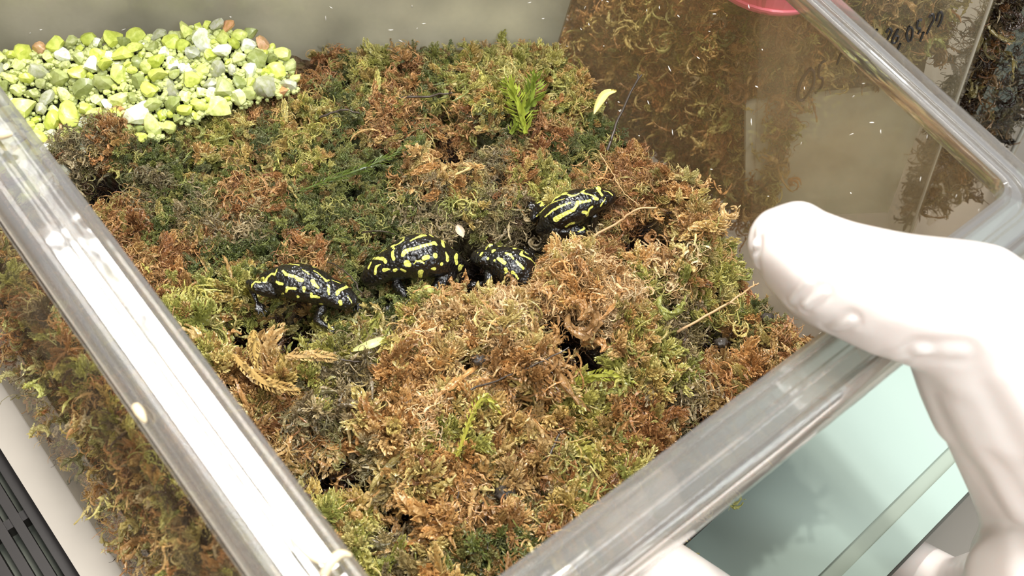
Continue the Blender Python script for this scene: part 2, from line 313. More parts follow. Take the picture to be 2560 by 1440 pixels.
GRV = np.array([[-12.05, 17.20, 0.00], [-10.39, 17.97, 0.10], [-8.27, 19.20, 0.30], [-6.56, 20.25, 0.40], [-13.60, 17.51, 0.40], [-10.91, 19.08, 0.80], [-9.04, 20.03, 0.95], [-7.58, 20.53, 0.75], [-13.96, 19.10, 1.20], [-10.98, 19.86, 1.60], [-8.63, 20.81, 2.20], [-7.87, 20.80, 1.60], [-15.10, 17.64, 0.70], [-12.50, 15.90, 0.00], [-9.82, 19.87, 1.10]])
def field(x, y, P, Hh, s=.75):
    d2 = (P[:, 0]-x)**2+(P[:, 1]-y)**2
    w = np.exp(-d2/(2*s*s))+1e-5/(.3+d2)
    return float((w*Hh).sum()/w.sum())
FROGPOS = [(-4.75, 13.60), (-2.4, 14.9), (-.15, 15.1), (1.3, 16.8)]
def hole(x, y): return noise.noise(Vector((x*1.5, y*1.5, 20.)))+.5*noise.noise(Vector((x*3.6, y*3.6, 9.)))
KP = CP[np.array([k == 'K' for k in CK])]
def pit(x, y): return float(np.exp(-((KP[:, 0]-x)**2+(KP[:, 1]-y)**2)/(.56**2)).max())
def ground(x, y):
    h = field(x, y, CP, CH, .42)-1.6*pit(x, y)
    hl = hole(x, y)
    h -= .95*max(0., min(1., (hl-.16)/.22))
    h += .26*noise.noise(Vector((x*1.3, y*1.3, 3.1)))+.16*noise.noise(Vector((x*3.1, y*3.1, 7.)))
    return h
GRAVEL_POLY = [(-6.54, 20.15), (-7.51, 19.62), (-8.26, 19.17), (-9.47, 18.48), (-10.37, 17.91), (-11.35, 17.63), (-11.78, 17.04), (-12.07, 16.11), (-12.41, 15.66), (-14.29, 15.06), (-16.58, 17.77), (-15.38, 18.74), (-13.99, 19.21), (-12.57, 19.76), (-11.07, 20.17), (-9.67, 20.71), (-8.46, 20.99), (-7.65, 20.95), (-7.08, 20.78), (-6.53, 20.36)]
def in_poly(x, y, P):
    c = False; n = len(P)
    for i in range(n):
        x1, y1 = P[i]; x2, y2 = P[(i+1) % n]
        if (y1 > y) != (y2 > y) and x < (x2-x1)*(y-y1)/(y2-y1)+x1: c = not c
    return c
def gravel_z(x, y): return field(x, y, GRV[:, :2], GRV[:, 2], .8)

# substrate under the moss
vs = []; fs = []; idx = {}
step = .14
xs = np.arange(-17.5, 11, step); ys = np.arange(2.5, 23.6, step)
for i, x in enumerate(xs):
    for j, y in enumerate(ys):
        if inside((x, y), 0, .1):
            g = gravel_z(x, y)-.35 if in_poly(x, y, GRAVEL_POLY) else ground(x, y)-.38-.10*noise.noise(Vector((x*5, y*5, 1)))
            idx[i, j] = len(vs); vs.append((x, y, g))
for (i, j), a in list(idx.items()):
    if (i+1, j) in idx and (i, j+1) in idx and (i+1, j+1) in idx:
        fs.append((a, idx[i+1, j], idx[i+1, j+1], idx[i, j+1]))
# skirt down to the tub floor
q = quad_at(0, -.95); qb = quad_at(-3.9, -.95); k0 = len(vs)
vs += [(p[0], p[1], -.5) for p in q]+[(p[0], p[1], -3.9) for p in qb]
for i in range(4): fs.append((k0+i, k0+(i+1) % 4, k0+4+(i+1) % 4, k0+4+i))
PEAT = obj('peat', mesh_data('peat', vs, fs, MAT['peat'], True), label='dark wet peat packed underneath the moss in the tub', cat='peat', kind='stuff')

# ---- sprig prototypes
def rot_frame(d):
    d = d/np.linalg.norm(d); a = np.array([0, 0, 1.]) if abs(d[2]) < .9 else np.array([1., 0, 0])
    u = np.cross(a, d); u /= np.linalg.norm(u); return u, np.cross(d, u)
class MB_:
    def __init__(s): s.v = []; s.f = []; s.c = []
    def add(s, v, f, c):
        k = len(s.v); s.v += [tuple(p) for p in v]; s.f += [tuple(i+k for i in q) for q in f]; s.c += list(c)
def axis_curve(L, bend, n, rg, start=None, direction=None):
    d = np.array(direction if direction is not None else (1., 0, 0), float); d /= np.linalg.norm(d)
    p = np.array(start if start is not None else (0., 0, 0), float); out = [p.copy()]
    k = rg.normal(0, 1, 3); k -= d*k.dot(d); k /= np.linalg.norm(k)+1e-9
    for i in range(n):
        d = d+k*bend/n+rg.normal(0, .06, 3); d /= np.linalg.norm(d); p = p+d*L/n; out.append(p.copy())
        k = k+np.cross(d, k)*rg.normal(0, .35); k -= d*k.dot(d); k /= np.linalg.norm(k)+1e-9
    return np.array(out)
def tube(mb, P, r0, r1, sides=4, c=1.0, r_mid=None):
    n = len(P); vv = []; ff = []; cc = []
    for i in range(n):
        t = i/(n-1); d = P[min(i+1, n-1)]-P[max(i-1, 0)]; u, w = rot_frame(d)
        r = r0*(1-t)+r1*t
        if r_mid: r = r+r_mid*math.sin(math.pi*t)
        for k in range(sides):
            a = 2*math.pi*k/sides; vv.append(P[i]+u*math.cos(a)*r+w*math.sin(a)*r); cc.append(c)
    for i in range(n-1):
        for k in range(sides): ff.append((i*sides+k, i*sides+(k+1) % sides, (i+1)*sides+(k+1) % sides, (i+1)*sides+k))
    mb.add(vv, ff, cc)
def leaf(mb, p, d, up, L, W, c=1., cup=.35):
    d = d/np.linalg.norm(d); s = np.cross(d, up); s /= np.linalg.norm(s)+1e-9; n = np.cross(s, d)
    b = p; l = p+d*L*.45+s*W*.5+n*W*cup; r = p+d*L*.45-s*W*.5+n*W*cup; m = p+d*L*.5; t = p+d*L+n*W*cup*.6
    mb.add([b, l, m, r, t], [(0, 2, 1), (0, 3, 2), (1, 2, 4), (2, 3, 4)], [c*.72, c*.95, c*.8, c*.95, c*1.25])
def branch(mb, P, rad, nl, LL, WW, rg, spread=.45, per=3):
    tube(mb, P, rad*.8, rad*.15, 4, .8, rad*.5)
    n = len(P)-1
    for i in range(nl):
        t = (i+.5)/nl; f = t*n; a = int(f); fr = f-a; p = P[a]*(1-fr)+P[min(a+1, n)]*fr
        d = P[min(a+1, n)]-P[a]; d = d/np.linalg.norm(d); u, w = rot_frame(d)
        env = (.55+.9*math.sin(math.pi*min(1, t*.9+.08)))
        for k in range(per):
            an = 2*math.pi*k/per+i*2.4+rg.normal(0, .2); o_ = u*math.cos(an)+w*math.sin(an)
            leaf(mb, p+o_*rad*.6*env, d+o_*spread*(.7+.6*rg.random()), o_, LL*env*(.8+.4*rg.random()), WW*env, .9+.25*rg.random())
PENDING = []
def finish(mb, name, mat):
    me = mesh_data(name, mb.v, mb.f, mat)
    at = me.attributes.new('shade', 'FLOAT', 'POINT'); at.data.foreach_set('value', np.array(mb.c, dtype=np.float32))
    return me

rg = np.random.default_rng(31)
def lumpy(mb, P, r, rg, c):
    n = len(P); vv = []; ff = []; cc = []; ph = rg.uniform(0, 6)
    for i in range(n):
        d = P[min(i+1, n-1)]-P[max(i-1, 0)]; u, w = rot_frame(d); rr0 = r*(.75+.35*math.sin(i*1.9+ph))*(math.sin(math.pi*(.06+.9*i/(n-1)))**.5)
        for k in range(6):
            a = 2*math.pi*k/6; q = rr0*(1+rg.normal(0, .16)); vv.append(P[i]+u*math.cos(a)*q+w*math.sin(a)*q*.8); cc.append(c*rg.uniform(.75, 1.15))
    for i in range(n-1):
        for k in range(6): ff.append((i*6+k, i*6+(k+1) % 6, (i+1)*6+(k+1) % 6, (i+1)*6+k))
    mb.add(vv, ff, cc)
# 12-13 soft knobbly strands with a few stray scales
for k in range(2):
    mb = MB_()
    for i in range((3, 5)[k]):
        P = axis_curve(rg.uniform(.8, 1.5), rg.uniform(1.5, 6.5), 11, rg, start=rg.normal(0, .12, 3)*np.array([1.5, 1, .5])-np.array([.6, 0, 0]), direction=(1, rg.normal(0, .6), rg.normal(0, .3)))
        lumpy(mb, P, rg.uniform(.05, .085)*(1, .75)[k], rg, rg.uniform(.85, 1.1))
        for q in range(9):
            a = int(rg.integers(1, 10)); o_ = rg.normal(0, 1, 3); o_ /= np.linalg.norm(o_); leaf(mb, P[a]+o_*.05, o_+(P[a+1]-P[a])*6, o_, .12, .05, 1.1)
    PENDING.append(mb)
def moss_mat(name, rough, coat, trans):
    m = bpy.data.materials.new(name); m.use_nodes = True; nt = m.node_tree; N = nt.nodes.new; L = nt.links.new
    b = nt.nodes['Principled BSDF']; out = nt.nodes['Material Output']
    a = N('ShaderNodeAttribute'); a.attribute_type = 'INSTANCER'; a.attribute_name = 'col'
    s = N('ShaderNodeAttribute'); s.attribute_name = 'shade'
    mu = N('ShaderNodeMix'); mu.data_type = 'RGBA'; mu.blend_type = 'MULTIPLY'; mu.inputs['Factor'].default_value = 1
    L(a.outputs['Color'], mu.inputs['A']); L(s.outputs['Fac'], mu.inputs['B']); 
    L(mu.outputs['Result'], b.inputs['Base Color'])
    b.inputs['Roughness'].default_value = rough; b.inputs['Coat Weight'].default_value = coat; b.inputs['Coat Roughness'].default_value = .12
    tc = N('ShaderNodeTexCoord'); nz = N('ShaderNodeTexNoise'); nz.inputs['Scale'].default_value = 1500; nz.inputs['Detail'].default_value = 2; L(tc.outputs['Object'], nz.inputs['Vector'])
    bp = N('ShaderNodeBump'); bp.inputs['Strength'].default_value = .9; bp.inputs['Distance'].default_value = .0005; L(nz.outputs['Fac'], bp.inputs['Height'])
    L(bp.outputs[0], b.inputs['Normal']); L(bp.outputs[0], b.inputs['Coat Normal'])
    tl = N('ShaderNodeBsdfTranslucent'); L(mu.outputs['Result'], tl.inputs[0])
    mx = N('ShaderNodeMixShader'); mx.inputs[0].default_value = trans
    L(b.outputs[0], mx.inputs[1]); L(tl.outputs[0], mx.inputs[2]); L(mx.outputs[0], out.inputs[0])
    return m
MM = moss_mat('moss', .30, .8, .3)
PROTO = bpy.data.collections.new('sprigs')
pi_ = [0]
def proto(mb):
    me = finish(mb, 'sprig', MM); o = bpy.data.objects.new('sprig_%02d' % pi_[0], me); PROTO.objects.link(o); pi_[0] += 1
rg = np.random.default_rng(3)
# 0-3 plump scaly branches
for k in range(4):
    mb = MB_(); P = axis_curve(1., [.3, 1.0, 1.7, 2.4][k], 7, rg, start=(-.4, 0, 0)); branch(mb, P, .085, 24, .115, .085, rg, .36); proto(mb)
# 4-5 star heads
for k in range(2):
    mb = MB_(); nb = 9
    for i in range(nb):
        an = 2*math.pi*i/nb+rg.normal(0, .2); el = rg.uniform(.1, .8)
        P = axis_curve(.55*(.7+.5*rg.random()), 1.1, 4, rg, direction=(math.cos(an)*math.cos(el), math.sin(an)*math.cos(el), math.sin(el)))
        branch(mb, P, .046, 9, .10, .06, rg, .42, 3)
    proto(mb)
# 6-7 wet feathery fronds
for k in range(2):
    mb = MB_(); P = axis_curve(1., 1.2, 8, rg, start=(-.4, 0, 0)); tube(mb, P, .022, .008, 4, .7)
    for i in range(1, 8):
        for sd in (-1, 1):
            d = P[min(i+1, 8)]-P[i]; u, w = rot_frame(d)
            Q = axis_curve(.32*(1-.08*i)+.05, 1.2, 3, rg, start=P[i], direction=d/np.linalg.norm(d)*.8+u*sd+w*rg.normal(.1, .3))
            branch(mb, Q, .014, 4, .1, .045, rg, .55, 2)
    proto(mb)
# 8-9 tufts of fine fibres
for k in range(2):
    mb = MB_()
    for i in range(40):
        P = axis_curve(rg.uniform(.4, .95), rg.uniform(1.2, 6.), 6, rg, start=rg.normal(0, .13, 3)*np.array([2.0, 1, .6])-np.array([.25, 0, 0]), direction=(1, rg.normal(0, .5), rg.normal(.0, .3)))
        if i % 7 == 0:
            vv = []; cc = []
            for a in range(7):
                d = P[min(a+1, 6)]-P[max(a-1, 0)]; u, w = rot_frame(d); wd = .04*math.sin(math.pi*(.12+.8*a/6)); vv += [P[a]+u*wd, P[a]-u*wd+w*rg.normal(0, .01)]; cc += [1.1, .8]
            mb.add(vv, [(2*a, 2*a+1, 2*a+3, 2*a+2) for a in range(6)], cc)
        else: tube(mb, P, .017, .007, 3, rg.uniform(.75, 1.2))
    proto(mb)
# 10 crinkled ribbons, 11 loops
mb = MB_()
for i in range(7):
    P = axis_curve(rg.uniform(.5, .9), rg.uniform(1, 3), 7, rg, start=rg.normal(0, .15, 3), direction=rg.normal(0, 1, 3)*np.array([1, 1, .5]))
    vv = []; ff = []; cc = []
    for a in range(8):
        t = a/7; d = P[min(a+1, 7)]-P[max(a-1, 0)]; u, w = rot_frame(d); wd = .055*math.sin(math.pi*(.1+.85*t)); 
        vv += [P[a]+u*wd+w*rg.normal(0, .012), P[a]+w*.02, P[a]-u*wd+w*rg.normal(0, .012)]; cc += [1.1, .75, 1.1]
    for a in range(7): ff += [(3*a, 3*a+1, 3*a+4, 3*a+3), (3*a+1, 3*a+2, 3*a+5, 3*a+4)]
    mb.add(vv, ff, cc)
proto(mb)
mb = MB_()
for i in range(16):
    c0 = rg.normal(0, .16, 3)*np.array([1, 1, .5]); u, w = rot_frame(rg.normal(0, 1, 3)); r = rg.uniform(.1, .26); a0 = rg.uniform(0, 6); ar = rg.uniform(2.5, 5)
    P = np.array([c0+(u*math.cos(a0+ar*t/9)+w*math.sin(a0+ar*t/9))*r*(1+.04*t) for t in range(10)])
    tube(mb, P, rg.uniform(.02, .042), .014, 5, rg.uniform(.8, 1.2))
proto(mb)

for mb in PENDING: proto(mb)

KIND = {  # prototype choices, size range, colour samples (sRGB)
 'G': ([6, 7, 6, 7, 11, 0, 1, 12], (.34, .66), [(106, 116, 56), (126, 134, 66), (146, 150, 78), (92, 102, 54), (170, 164, 90), (134, 132, 76), (162, 128, 76), (122, 124, 78)]),
 'Y': ([4, 5, 0, 1, 6, 2, 11, 12], (.45, .85), [(198, 190, 98), (214, 206, 120), (174, 172, 86), (222, 208, 134), (208, 180, 104), (160, 162, 82), (204, 164, 98)]),
 'T': ([0, 1, 2, 3, 4, 5, 11, 12, 13, 12, 13], (.5, .95), [(224, 182, 118), (232, 196, 134), (212, 164, 100), (224, 192, 124), (198, 148, 88), (222, 202, 132), (186, 142, 88), (208, 188, 114)]),
 'P': ([8, 9, 8, 9, 11, 8, 9, 13], (.45, .8), [(240, 206, 154), (232, 194, 138), (244, 216, 170), (224, 180, 124), (236, 200, 144)]),
 'R': ([0, 11, 8, 3, 12, 13, 9], (.4, .8), [(196, 144, 88), (176, 124, 74), (208, 162, 102), (162, 112, 68), (194, 158, 96), (170, 152, 86), (186, 140, 84)]),
 'B': ([8, 9, 11, 12, 7, 3], (.4, .75), [(170, 150, 112), (148, 128, 94), (190, 170, 128), (142, 132, 94), (130, 114, 80), (178, 158, 104), (156, 148, 90)]),
 'K': ([0, 12, 11, 9], (.4, .7), [(84, 58, 36), (68, 46, 28), (102, 72, 46)]),  # darkened samples, paint shade into the moss of the pits
}
def pick_kind(x, y, r):
    d = np.hypot(CP[:, 0]+0-x, CP[:, 1]-y)+r.normal(0, .24, len(CP))
    return CK[int(np.argmin(d))]
def frog_clear(x, y):
    for F in FROG_FOOT:
        (ax, ay), (bx, by), r = F
        t = max(0, min(1, ((x-ax)*(bx-ax)+(y-ay)*(by-ay))/((bx-ax)**2+(by-ay)**2)))
        if math.hypot(x-ax-t*(bx-ax), y-ay-t*(by-ay)) < r: return True
    return False
FROG_FOOT = [((-3.7, 13.6), (-5.75, 13.8), .52), ((-3.35, 14.65), (-1.3, 15.3), .62), ((-.85, 15.4), (.45, 15.0), .5), ((2.1, 17.2), (.6, 16.6), .5)]

def shoot(name, pts, label, cat='moss'):
    """pts: list of (x,y,z, euler, scale, colour, prototype) -> one moss object, sprigs instanced on its points"""
    me = bpy.data.meshes.new(name)
    P = np.array([p[:3] for p in pts])*S; me.from_pydata(P.tolist(), [], [])
    def at(n, t, k, arr): a = me.attributes.new(n, t, 'POINT'); a.data.foreach_set(k, np.asarray(arr, dtype=np.float32 if t != 'INT' else np.int32).ravel())
    at('rot', 'FLOAT_VECTOR', 'vector', [p[3] for p in pts]); at('scl', 'FLOAT', 'value', [p[4] for p in pts])
    at('col', 'FLOAT_COLOR', 'color', [(*p[5], 1) for p in pts]); at('idx', 'INT', 'value', [p[6] for p in pts])
    o = obj(name, me, label=label, cat=cat, kind='stuff')
    md = o.modifiers.new('sprigs', 'NODES'); md.node_group = GN
    return o
GN = bpy.data.node_groups.new('sprigs_on_points', 'GeometryNodeTree')
GN.interface.new_socket('Geometry', in_out='INPUT', socket_type='NodeSocketGeometry'); GN.interface.new_socket('Geometry', in_out='OUTPUT', socket_type='NodeSocketGeometry')
gi = GN.nodes.new('NodeGroupInput'); go = GN.nodes.new('NodeGroupOutput'); io = GN.nodes.new('GeometryNodeInstanceOnPoints'); ci = GN.nodes.new('GeometryNodeCollectionInfo')
ci.inputs['Collection'].default_value = PROTO; ci.inputs['Separate Children'].default_value = True; ci.inputs['Reset Children'].default_value = True
io.inputs['Pick Instance'].default_value = True
def na(n, t):
    x = GN.nodes.new('GeometryNodeInputNamedAttribute'); x.data_type = t; x.inputs['Name'].default_value = n; return x.outputs['Attribute']
GN.links.new(gi.outputs[0], io.inputs['Points']); GN.links.new(ci.outputs[0], io.inputs['Instance'])
GN.links.new(na('idx', 'INT'), io.inputs['Instance Index'])
e2r = GN.nodes.new('FunctionNodeEulerToRotation'); GN.links.new(na('rot', 'FLOAT_VECTOR'), e2r.inputs[0]); GN.links.new(e2r.outputs[0], io.inputs['Rotation'])
GN.links.new(na('scl', 'FLOAT'), io.inputs['Scale']); GN.links.new(io.outputs[0], go.inputs[0])

def sprig_at(x, y, z, kd, r, tilt=None, smul=1.):
    ids, (s0, s1), cols = KIND[kd]
    c = np.array(lin(cols[r.integers(len(cols))]))*r.uniform(.8, 1.25); c = (c*.93+c.mean()*.07)*np.array([1., .99, .93])*(1.12 if kd == 'G' else 1.)
    jit = {'P': .45, 'T': .9, 'R': 1.}.get(kd, 1.3)
    yaw = 9*noise.noise(Vector((x*.28, y*.28, 40.)))+r.normal(0, jit)
    e = (r.uniform(-.7, .7), r.uniform(-.9, .35)*(.6 if kd == 'P' else 1), yaw) if tilt is None else tilt
    return (x, y, z, e, r.uniform(s0, s1)*smul, tuple(np.clip(c, 0, 1)), ids[r.integers(len(ids))])
def gy_top(x): return 99 if x > -6.4 else 20.4+(x+6.4)*.15
beds = {'green': [], 'tan': [], 'edge': []}
r_ = np.random.default_rng(11)
area_cm = 0
NPTS = 52000
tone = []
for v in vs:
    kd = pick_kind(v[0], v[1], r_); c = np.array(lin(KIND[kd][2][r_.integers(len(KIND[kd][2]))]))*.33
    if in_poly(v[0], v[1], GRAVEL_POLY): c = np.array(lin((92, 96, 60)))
    if pit(v[0], v[1]) > .3: c = np.array(lin((44, 30, 20)))  # shade of the pits painted into the peat colour
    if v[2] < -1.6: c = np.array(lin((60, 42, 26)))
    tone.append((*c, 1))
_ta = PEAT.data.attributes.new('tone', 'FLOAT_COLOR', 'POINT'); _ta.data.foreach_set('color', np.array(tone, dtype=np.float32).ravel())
cand = r_.uniform((-17.5, 3.0), (11, 23.6), (NPTS, 2))
for x, y in cand:
    if not inside((x, y), 0, .42) or (in_poly(x, y, GRAVEL_POLY) and in_poly(x+.12, y-.38, GRAVEL_POLY)) or y > gy_top(x): continue
    kd = pick_kind(x, y, r_)
    if kd == 'K' and r_.random() < .55: continue
    pt = pit(x, y)
    if pt > .3:
        if r_.random() < .78: continue
        kd = 'K'
    front = max(0., min(1., (14.5-y)/3.))
    if hole(x, y) > .28 and r_.random() < .85: continue
    if r_.random() < .5*front: continue
    g = ground(x, y)
    dz = r_.uniform(-.32, .08)
    sm = (1.0 if y < 17 else .85)*(1+.42*front*(kd != 'P'))
    if frog_clear(x, y):
        dz = r_.uniform(-.34, -.12); sm *= .65
    (beds['green'] if kd in 'GYB' else beds['tan']).append(sprig_at(x, y, g+dz, kd, r_, smul=sm))
# a sparser layer of large branches and star heads lying on top
for x, y in r_.uniform((-17.5, 3.0), (11, 23.6), (NPTS//9, 2)):
    if not inside((x, y), 0, .5) or in_poly(x, y, GRAVEL_POLY) or frog_clear(x, y) or hole(x, y) > .3 or pit(x, y) > .2: continue
    kd = pick_kind(x, y, r_)
    if kd == 'K' or (kd == 'P' and r_.random() < .6): continue
    front = max(0., min(1., (15.-y)/3.5))
    if r_.random() > .25+.75*front: continue
    sp = list(sprig_at(x, y, ground(x, y)+r_.uniform(-.1, .12), kd, r_, smul=1.15+.55*front))
    sp[6] = int(r_.choice([1, 2, 3, 4, 5, 12, 13, 12, 13, 12])) if kd in 'YTRKP' else int(r_.choice([1, 6, 7, 12]))
    sp[3] = (r_.uniform(-.6, .6), r_.uniform(-.8, .15), r_.uniform(0, 6.28))
    (beds['green'] if kd in 'GYB' else beds['tan']).append(tuple(sp))
# moss pressed against the panels, seen through the plastic
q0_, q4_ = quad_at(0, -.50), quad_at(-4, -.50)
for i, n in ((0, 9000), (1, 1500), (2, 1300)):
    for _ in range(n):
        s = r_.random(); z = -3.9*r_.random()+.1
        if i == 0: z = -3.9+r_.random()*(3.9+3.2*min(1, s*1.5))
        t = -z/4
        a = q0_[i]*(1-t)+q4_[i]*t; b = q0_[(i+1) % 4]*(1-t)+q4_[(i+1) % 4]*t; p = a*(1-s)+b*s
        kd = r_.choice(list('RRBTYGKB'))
        sp = list(sprig_at(p[0], p[1], z, kd, r_, smul=.9)); sp[5] = tuple(min(1, c*1.6) for c in sp[5]); beds['edge'].append(tuple(sp))  # colour brightened to make up for light the rim blocks
shoot('green_moss', beds['green'], 'wet dark green to yellow moss covering the back and left of the tub')
shoot('tan_moss', beds['tan'], 'orange tan sphagnum moss heaped at the front and right of the tub')
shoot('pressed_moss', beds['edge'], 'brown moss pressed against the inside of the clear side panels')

# ------------------------------------------------------------------ frogs
def ico_unit(sub=2):
    bm = bmesh.new(); bmesh.ops.create_icosphere(bm, subdivisions=sub, radius=1)
    v = np.array([x.co[:] for x in bm.verts]); f = [tuple(q.index for q in p.verts) for p in bm.faces]; bm.free(); return v, f
ICO2 = ico_unit(2); ICO3 = ico_unit(3)
def ell(acc, c, r, sub=ICO3):
    v, f = sub; k = len(acc[0]); acc[0].extend((v*np.array(r)+np.array(c)).tolist()); acc[1].extend([tuple(i+k for i in q) for q in f])
def caps(acc, P, R, sides=14, cap=True):
    """closed tapered limb through points P with radii R"""
    P = [np.array(p, float) for p in P]; pts = []; rr = []
    for i in range(len(P)-1):
        n = 6
        for k in range(n):
            t = k/n; pts.append(P[i]*(1-t)+P[i+1]*t); rr.append(R[i]*(1-t)+R[i+1]*t)
    pts.append(P[-1]); rr.append(R[-1])
    for p, r in zip(pts, rr): ell(acc, p, (r, r, r), ICO2)
def remeshed(name, acc, voxel, warp=None, smooth=6, fac=.6):
    v = np.array(acc[0])
    if warp: v = np.array([warp(*p) for p in v])
    big = 100.
    me = bpy.data.meshes.new(name+'_tmp'); me.from_pydata((v*S*big).tolist(), [], acc[1]); me.update()
    o = bpy.data.objects.new(name+'_tmp', me); scn.collection.objects.link(o)
    m = o.modifiers.new('r', 'REMESH'); m.mode = 'VOXEL'; m.voxel_size = voxel*S*big
    if smooth:
        s = o.modifiers.new('s', 'SMOOTH'); s.factor = fac; s.iterations = smooth
    dg = bpy.context.evaluated_depsgraph_get(); me2 = bpy.data.meshes.new_from_object(o.evaluated_get(dg)); me2.name = name
    bpy.data.objects.remove(o); bpy.data.meshes.remove(me)
    n = len(me2.vertices); c = np.zeros(n*3); me2.vertices.foreach_get('co', c); me2.vertices.foreach_set('co', c/big); me2.update()
    me2.polygons.foreach_set('use_smooth', np.ones(len(me2.polygons), dtype=bool))
    return me2

def frog_mat():
    m = bpy.data.materials.new('frog_skin'); m.use_nodes = True; nt = m.node_tree; N = nt.nodes.new; L = nt.links.new; b = nt.nodes['Principled BSDF']
    a = N('ShaderNodeAttribute'); a.attribute_name = 'pattern'
    rp = N('ShaderNodeValToRGB'); rp.color_ramp.elements[0].position = .35; rp.color_ramp.elements[1].position = .62
    rp.color_ramp.elements[0].color = (*lin((17, 14, 12)), 1); rp.color_ramp.elements[1].color = (*lin((226, 224, 108)), 1)
    L(a.outputs['Fac'], rp.inputs[0]); L(rp.outputs[0], b.inputs['Base Color'])
    b.inputs['Roughness'].default_value = .3; b.inputs['Coat Weight'].default_value = .7; b.inputs['Coat Roughness'].default_value = .07
    tc = N('ShaderNodeTexCoord'); v = N('ShaderNodeTexNoise'); v.inputs['Scale'].default_value = 1400; v.inputs['Detail'].default_value = 3; L(tc.outputs['Object'], v.inputs['Vector'])
    v2 = N('ShaderNodeTexVoronoi'); v2.inputs['Scale'].default_value = 1300; L(tc.outputs['Object'], v2.inputs['Vector'])
    ad = N('ShaderNodeMath'); ad.operation = 'SUBTRACT'; L(v.outputs['Fac'], ad.inputs[0]); L(v2.outputs['Distance'], ad.inputs[1])
    bp = N('ShaderNodeBump'); bp.inputs['Strength'].default_value = .8; bp.inputs['Distance'].default_value = .0003
    L(ad.outputs[0], bp.inputs['Height']); L(bp.outputs[0], b.inputs['Normal']); L(bp.outputs[0], b.inputs['Coat Normal'])
    return m
MAT['frog'] = frog_mat()
MAT['eye'] = pmat('frog_eye', lin((10, 8, 8)), .05, coat=1.)

def frog_acc(L=1., W=1., Hh=1., hind=None, arm=None, headw=1., arch=0.):
    acc = ([], [])
    st = [(-1.18, .14, .30, .16), (-1.0, .30, .40, .30), (-.75, .44, .52, .40), (-.45, .54, .60, .48), (-.1, .56, .62, .50), (.25, .50, .60, .46), (.55, .42, .56, .38), (.80, .39, .50, .31), (1.0, .34, .45, .26), (1.13, .27, .42, .21), (1.19, .20, .41, .17)]
    # x, half width, centre height, half height
    for i in range(len(st)-1):
        for k in range(4):
            t = k/4; a = [st[i][j]*(1-t)+st[i+1][j]*t for j in range(4)]
            w = a[1]*W*(headw if a[0] > .6 else 1); h = a[3]*Hh
            ell(acc, (a[0]*L, 0, a[2]*Hh+arch*(1-(a[0]/1.2)**2)), (.20*L, w, h))
    for s in (-1, 1):
        ell(acc, (.84*L, s*.25*W*headw, (.68)*Hh), (.14, .11, .11))            # eye swellings
        h = (hind or {}).get(s, [(-.8, .30, .42), (-.15, .72, .34), (-.85, .78, .16), (-.35, .98, .05)])
        h = [(p[0]*L, s*p[1]*W, p[2]*Hh) for p in h]
        caps(acc, h, [.22, .16, .105, .06])
        foot = np.array(h[-1]); d = foot-np.array(h[-2]); d[2] = 0; d /= np.linalg.norm(d)+1e-6; pn = np.array([-d[1], d[0], 0])
        for a, l in ((-.7, .22), (-.35, .30), (0, .40), (.35, .34), (.75, .22)):
            e = foot+(d*math.cos(a)+pn*math.sin(a))*l; caps(acc, [foot, (foot+e)/2+np.array([0, 0, .03]), e-np.array([0, 0, .02])], [.045, .035, .03])
        a_ = (arm or {}).get(s, [(.50, .36, .36), (.34, .66, .30), (.72, .72, .06)])
        a_ = [(p[0]*L, s*p[1]*W, p[2]*Hh) for p in a_]
        caps(acc, a_, [.15, .10, .065])
        hd = np.array(a_[-1]); d = hd-np.array(a_[-2]); d[2] *= .2; d /= np.linalg.norm(d)+1e-6; pn = np.array([-d[1], d[0], 0]); pn /= np.linalg.norm(pn)
        for a, l in ((-.8, .16), (-.25, .24), (.25, .25), (.8, .18)):
            e = hd+(d*math.cos(a)+pn*math.sin(a))*l; caps(acc, [hd, (hd+e)/2+np.array([0, 0, .025]), e-np.array([0, 0, .02])], [.04, .032, .028])
    return acc

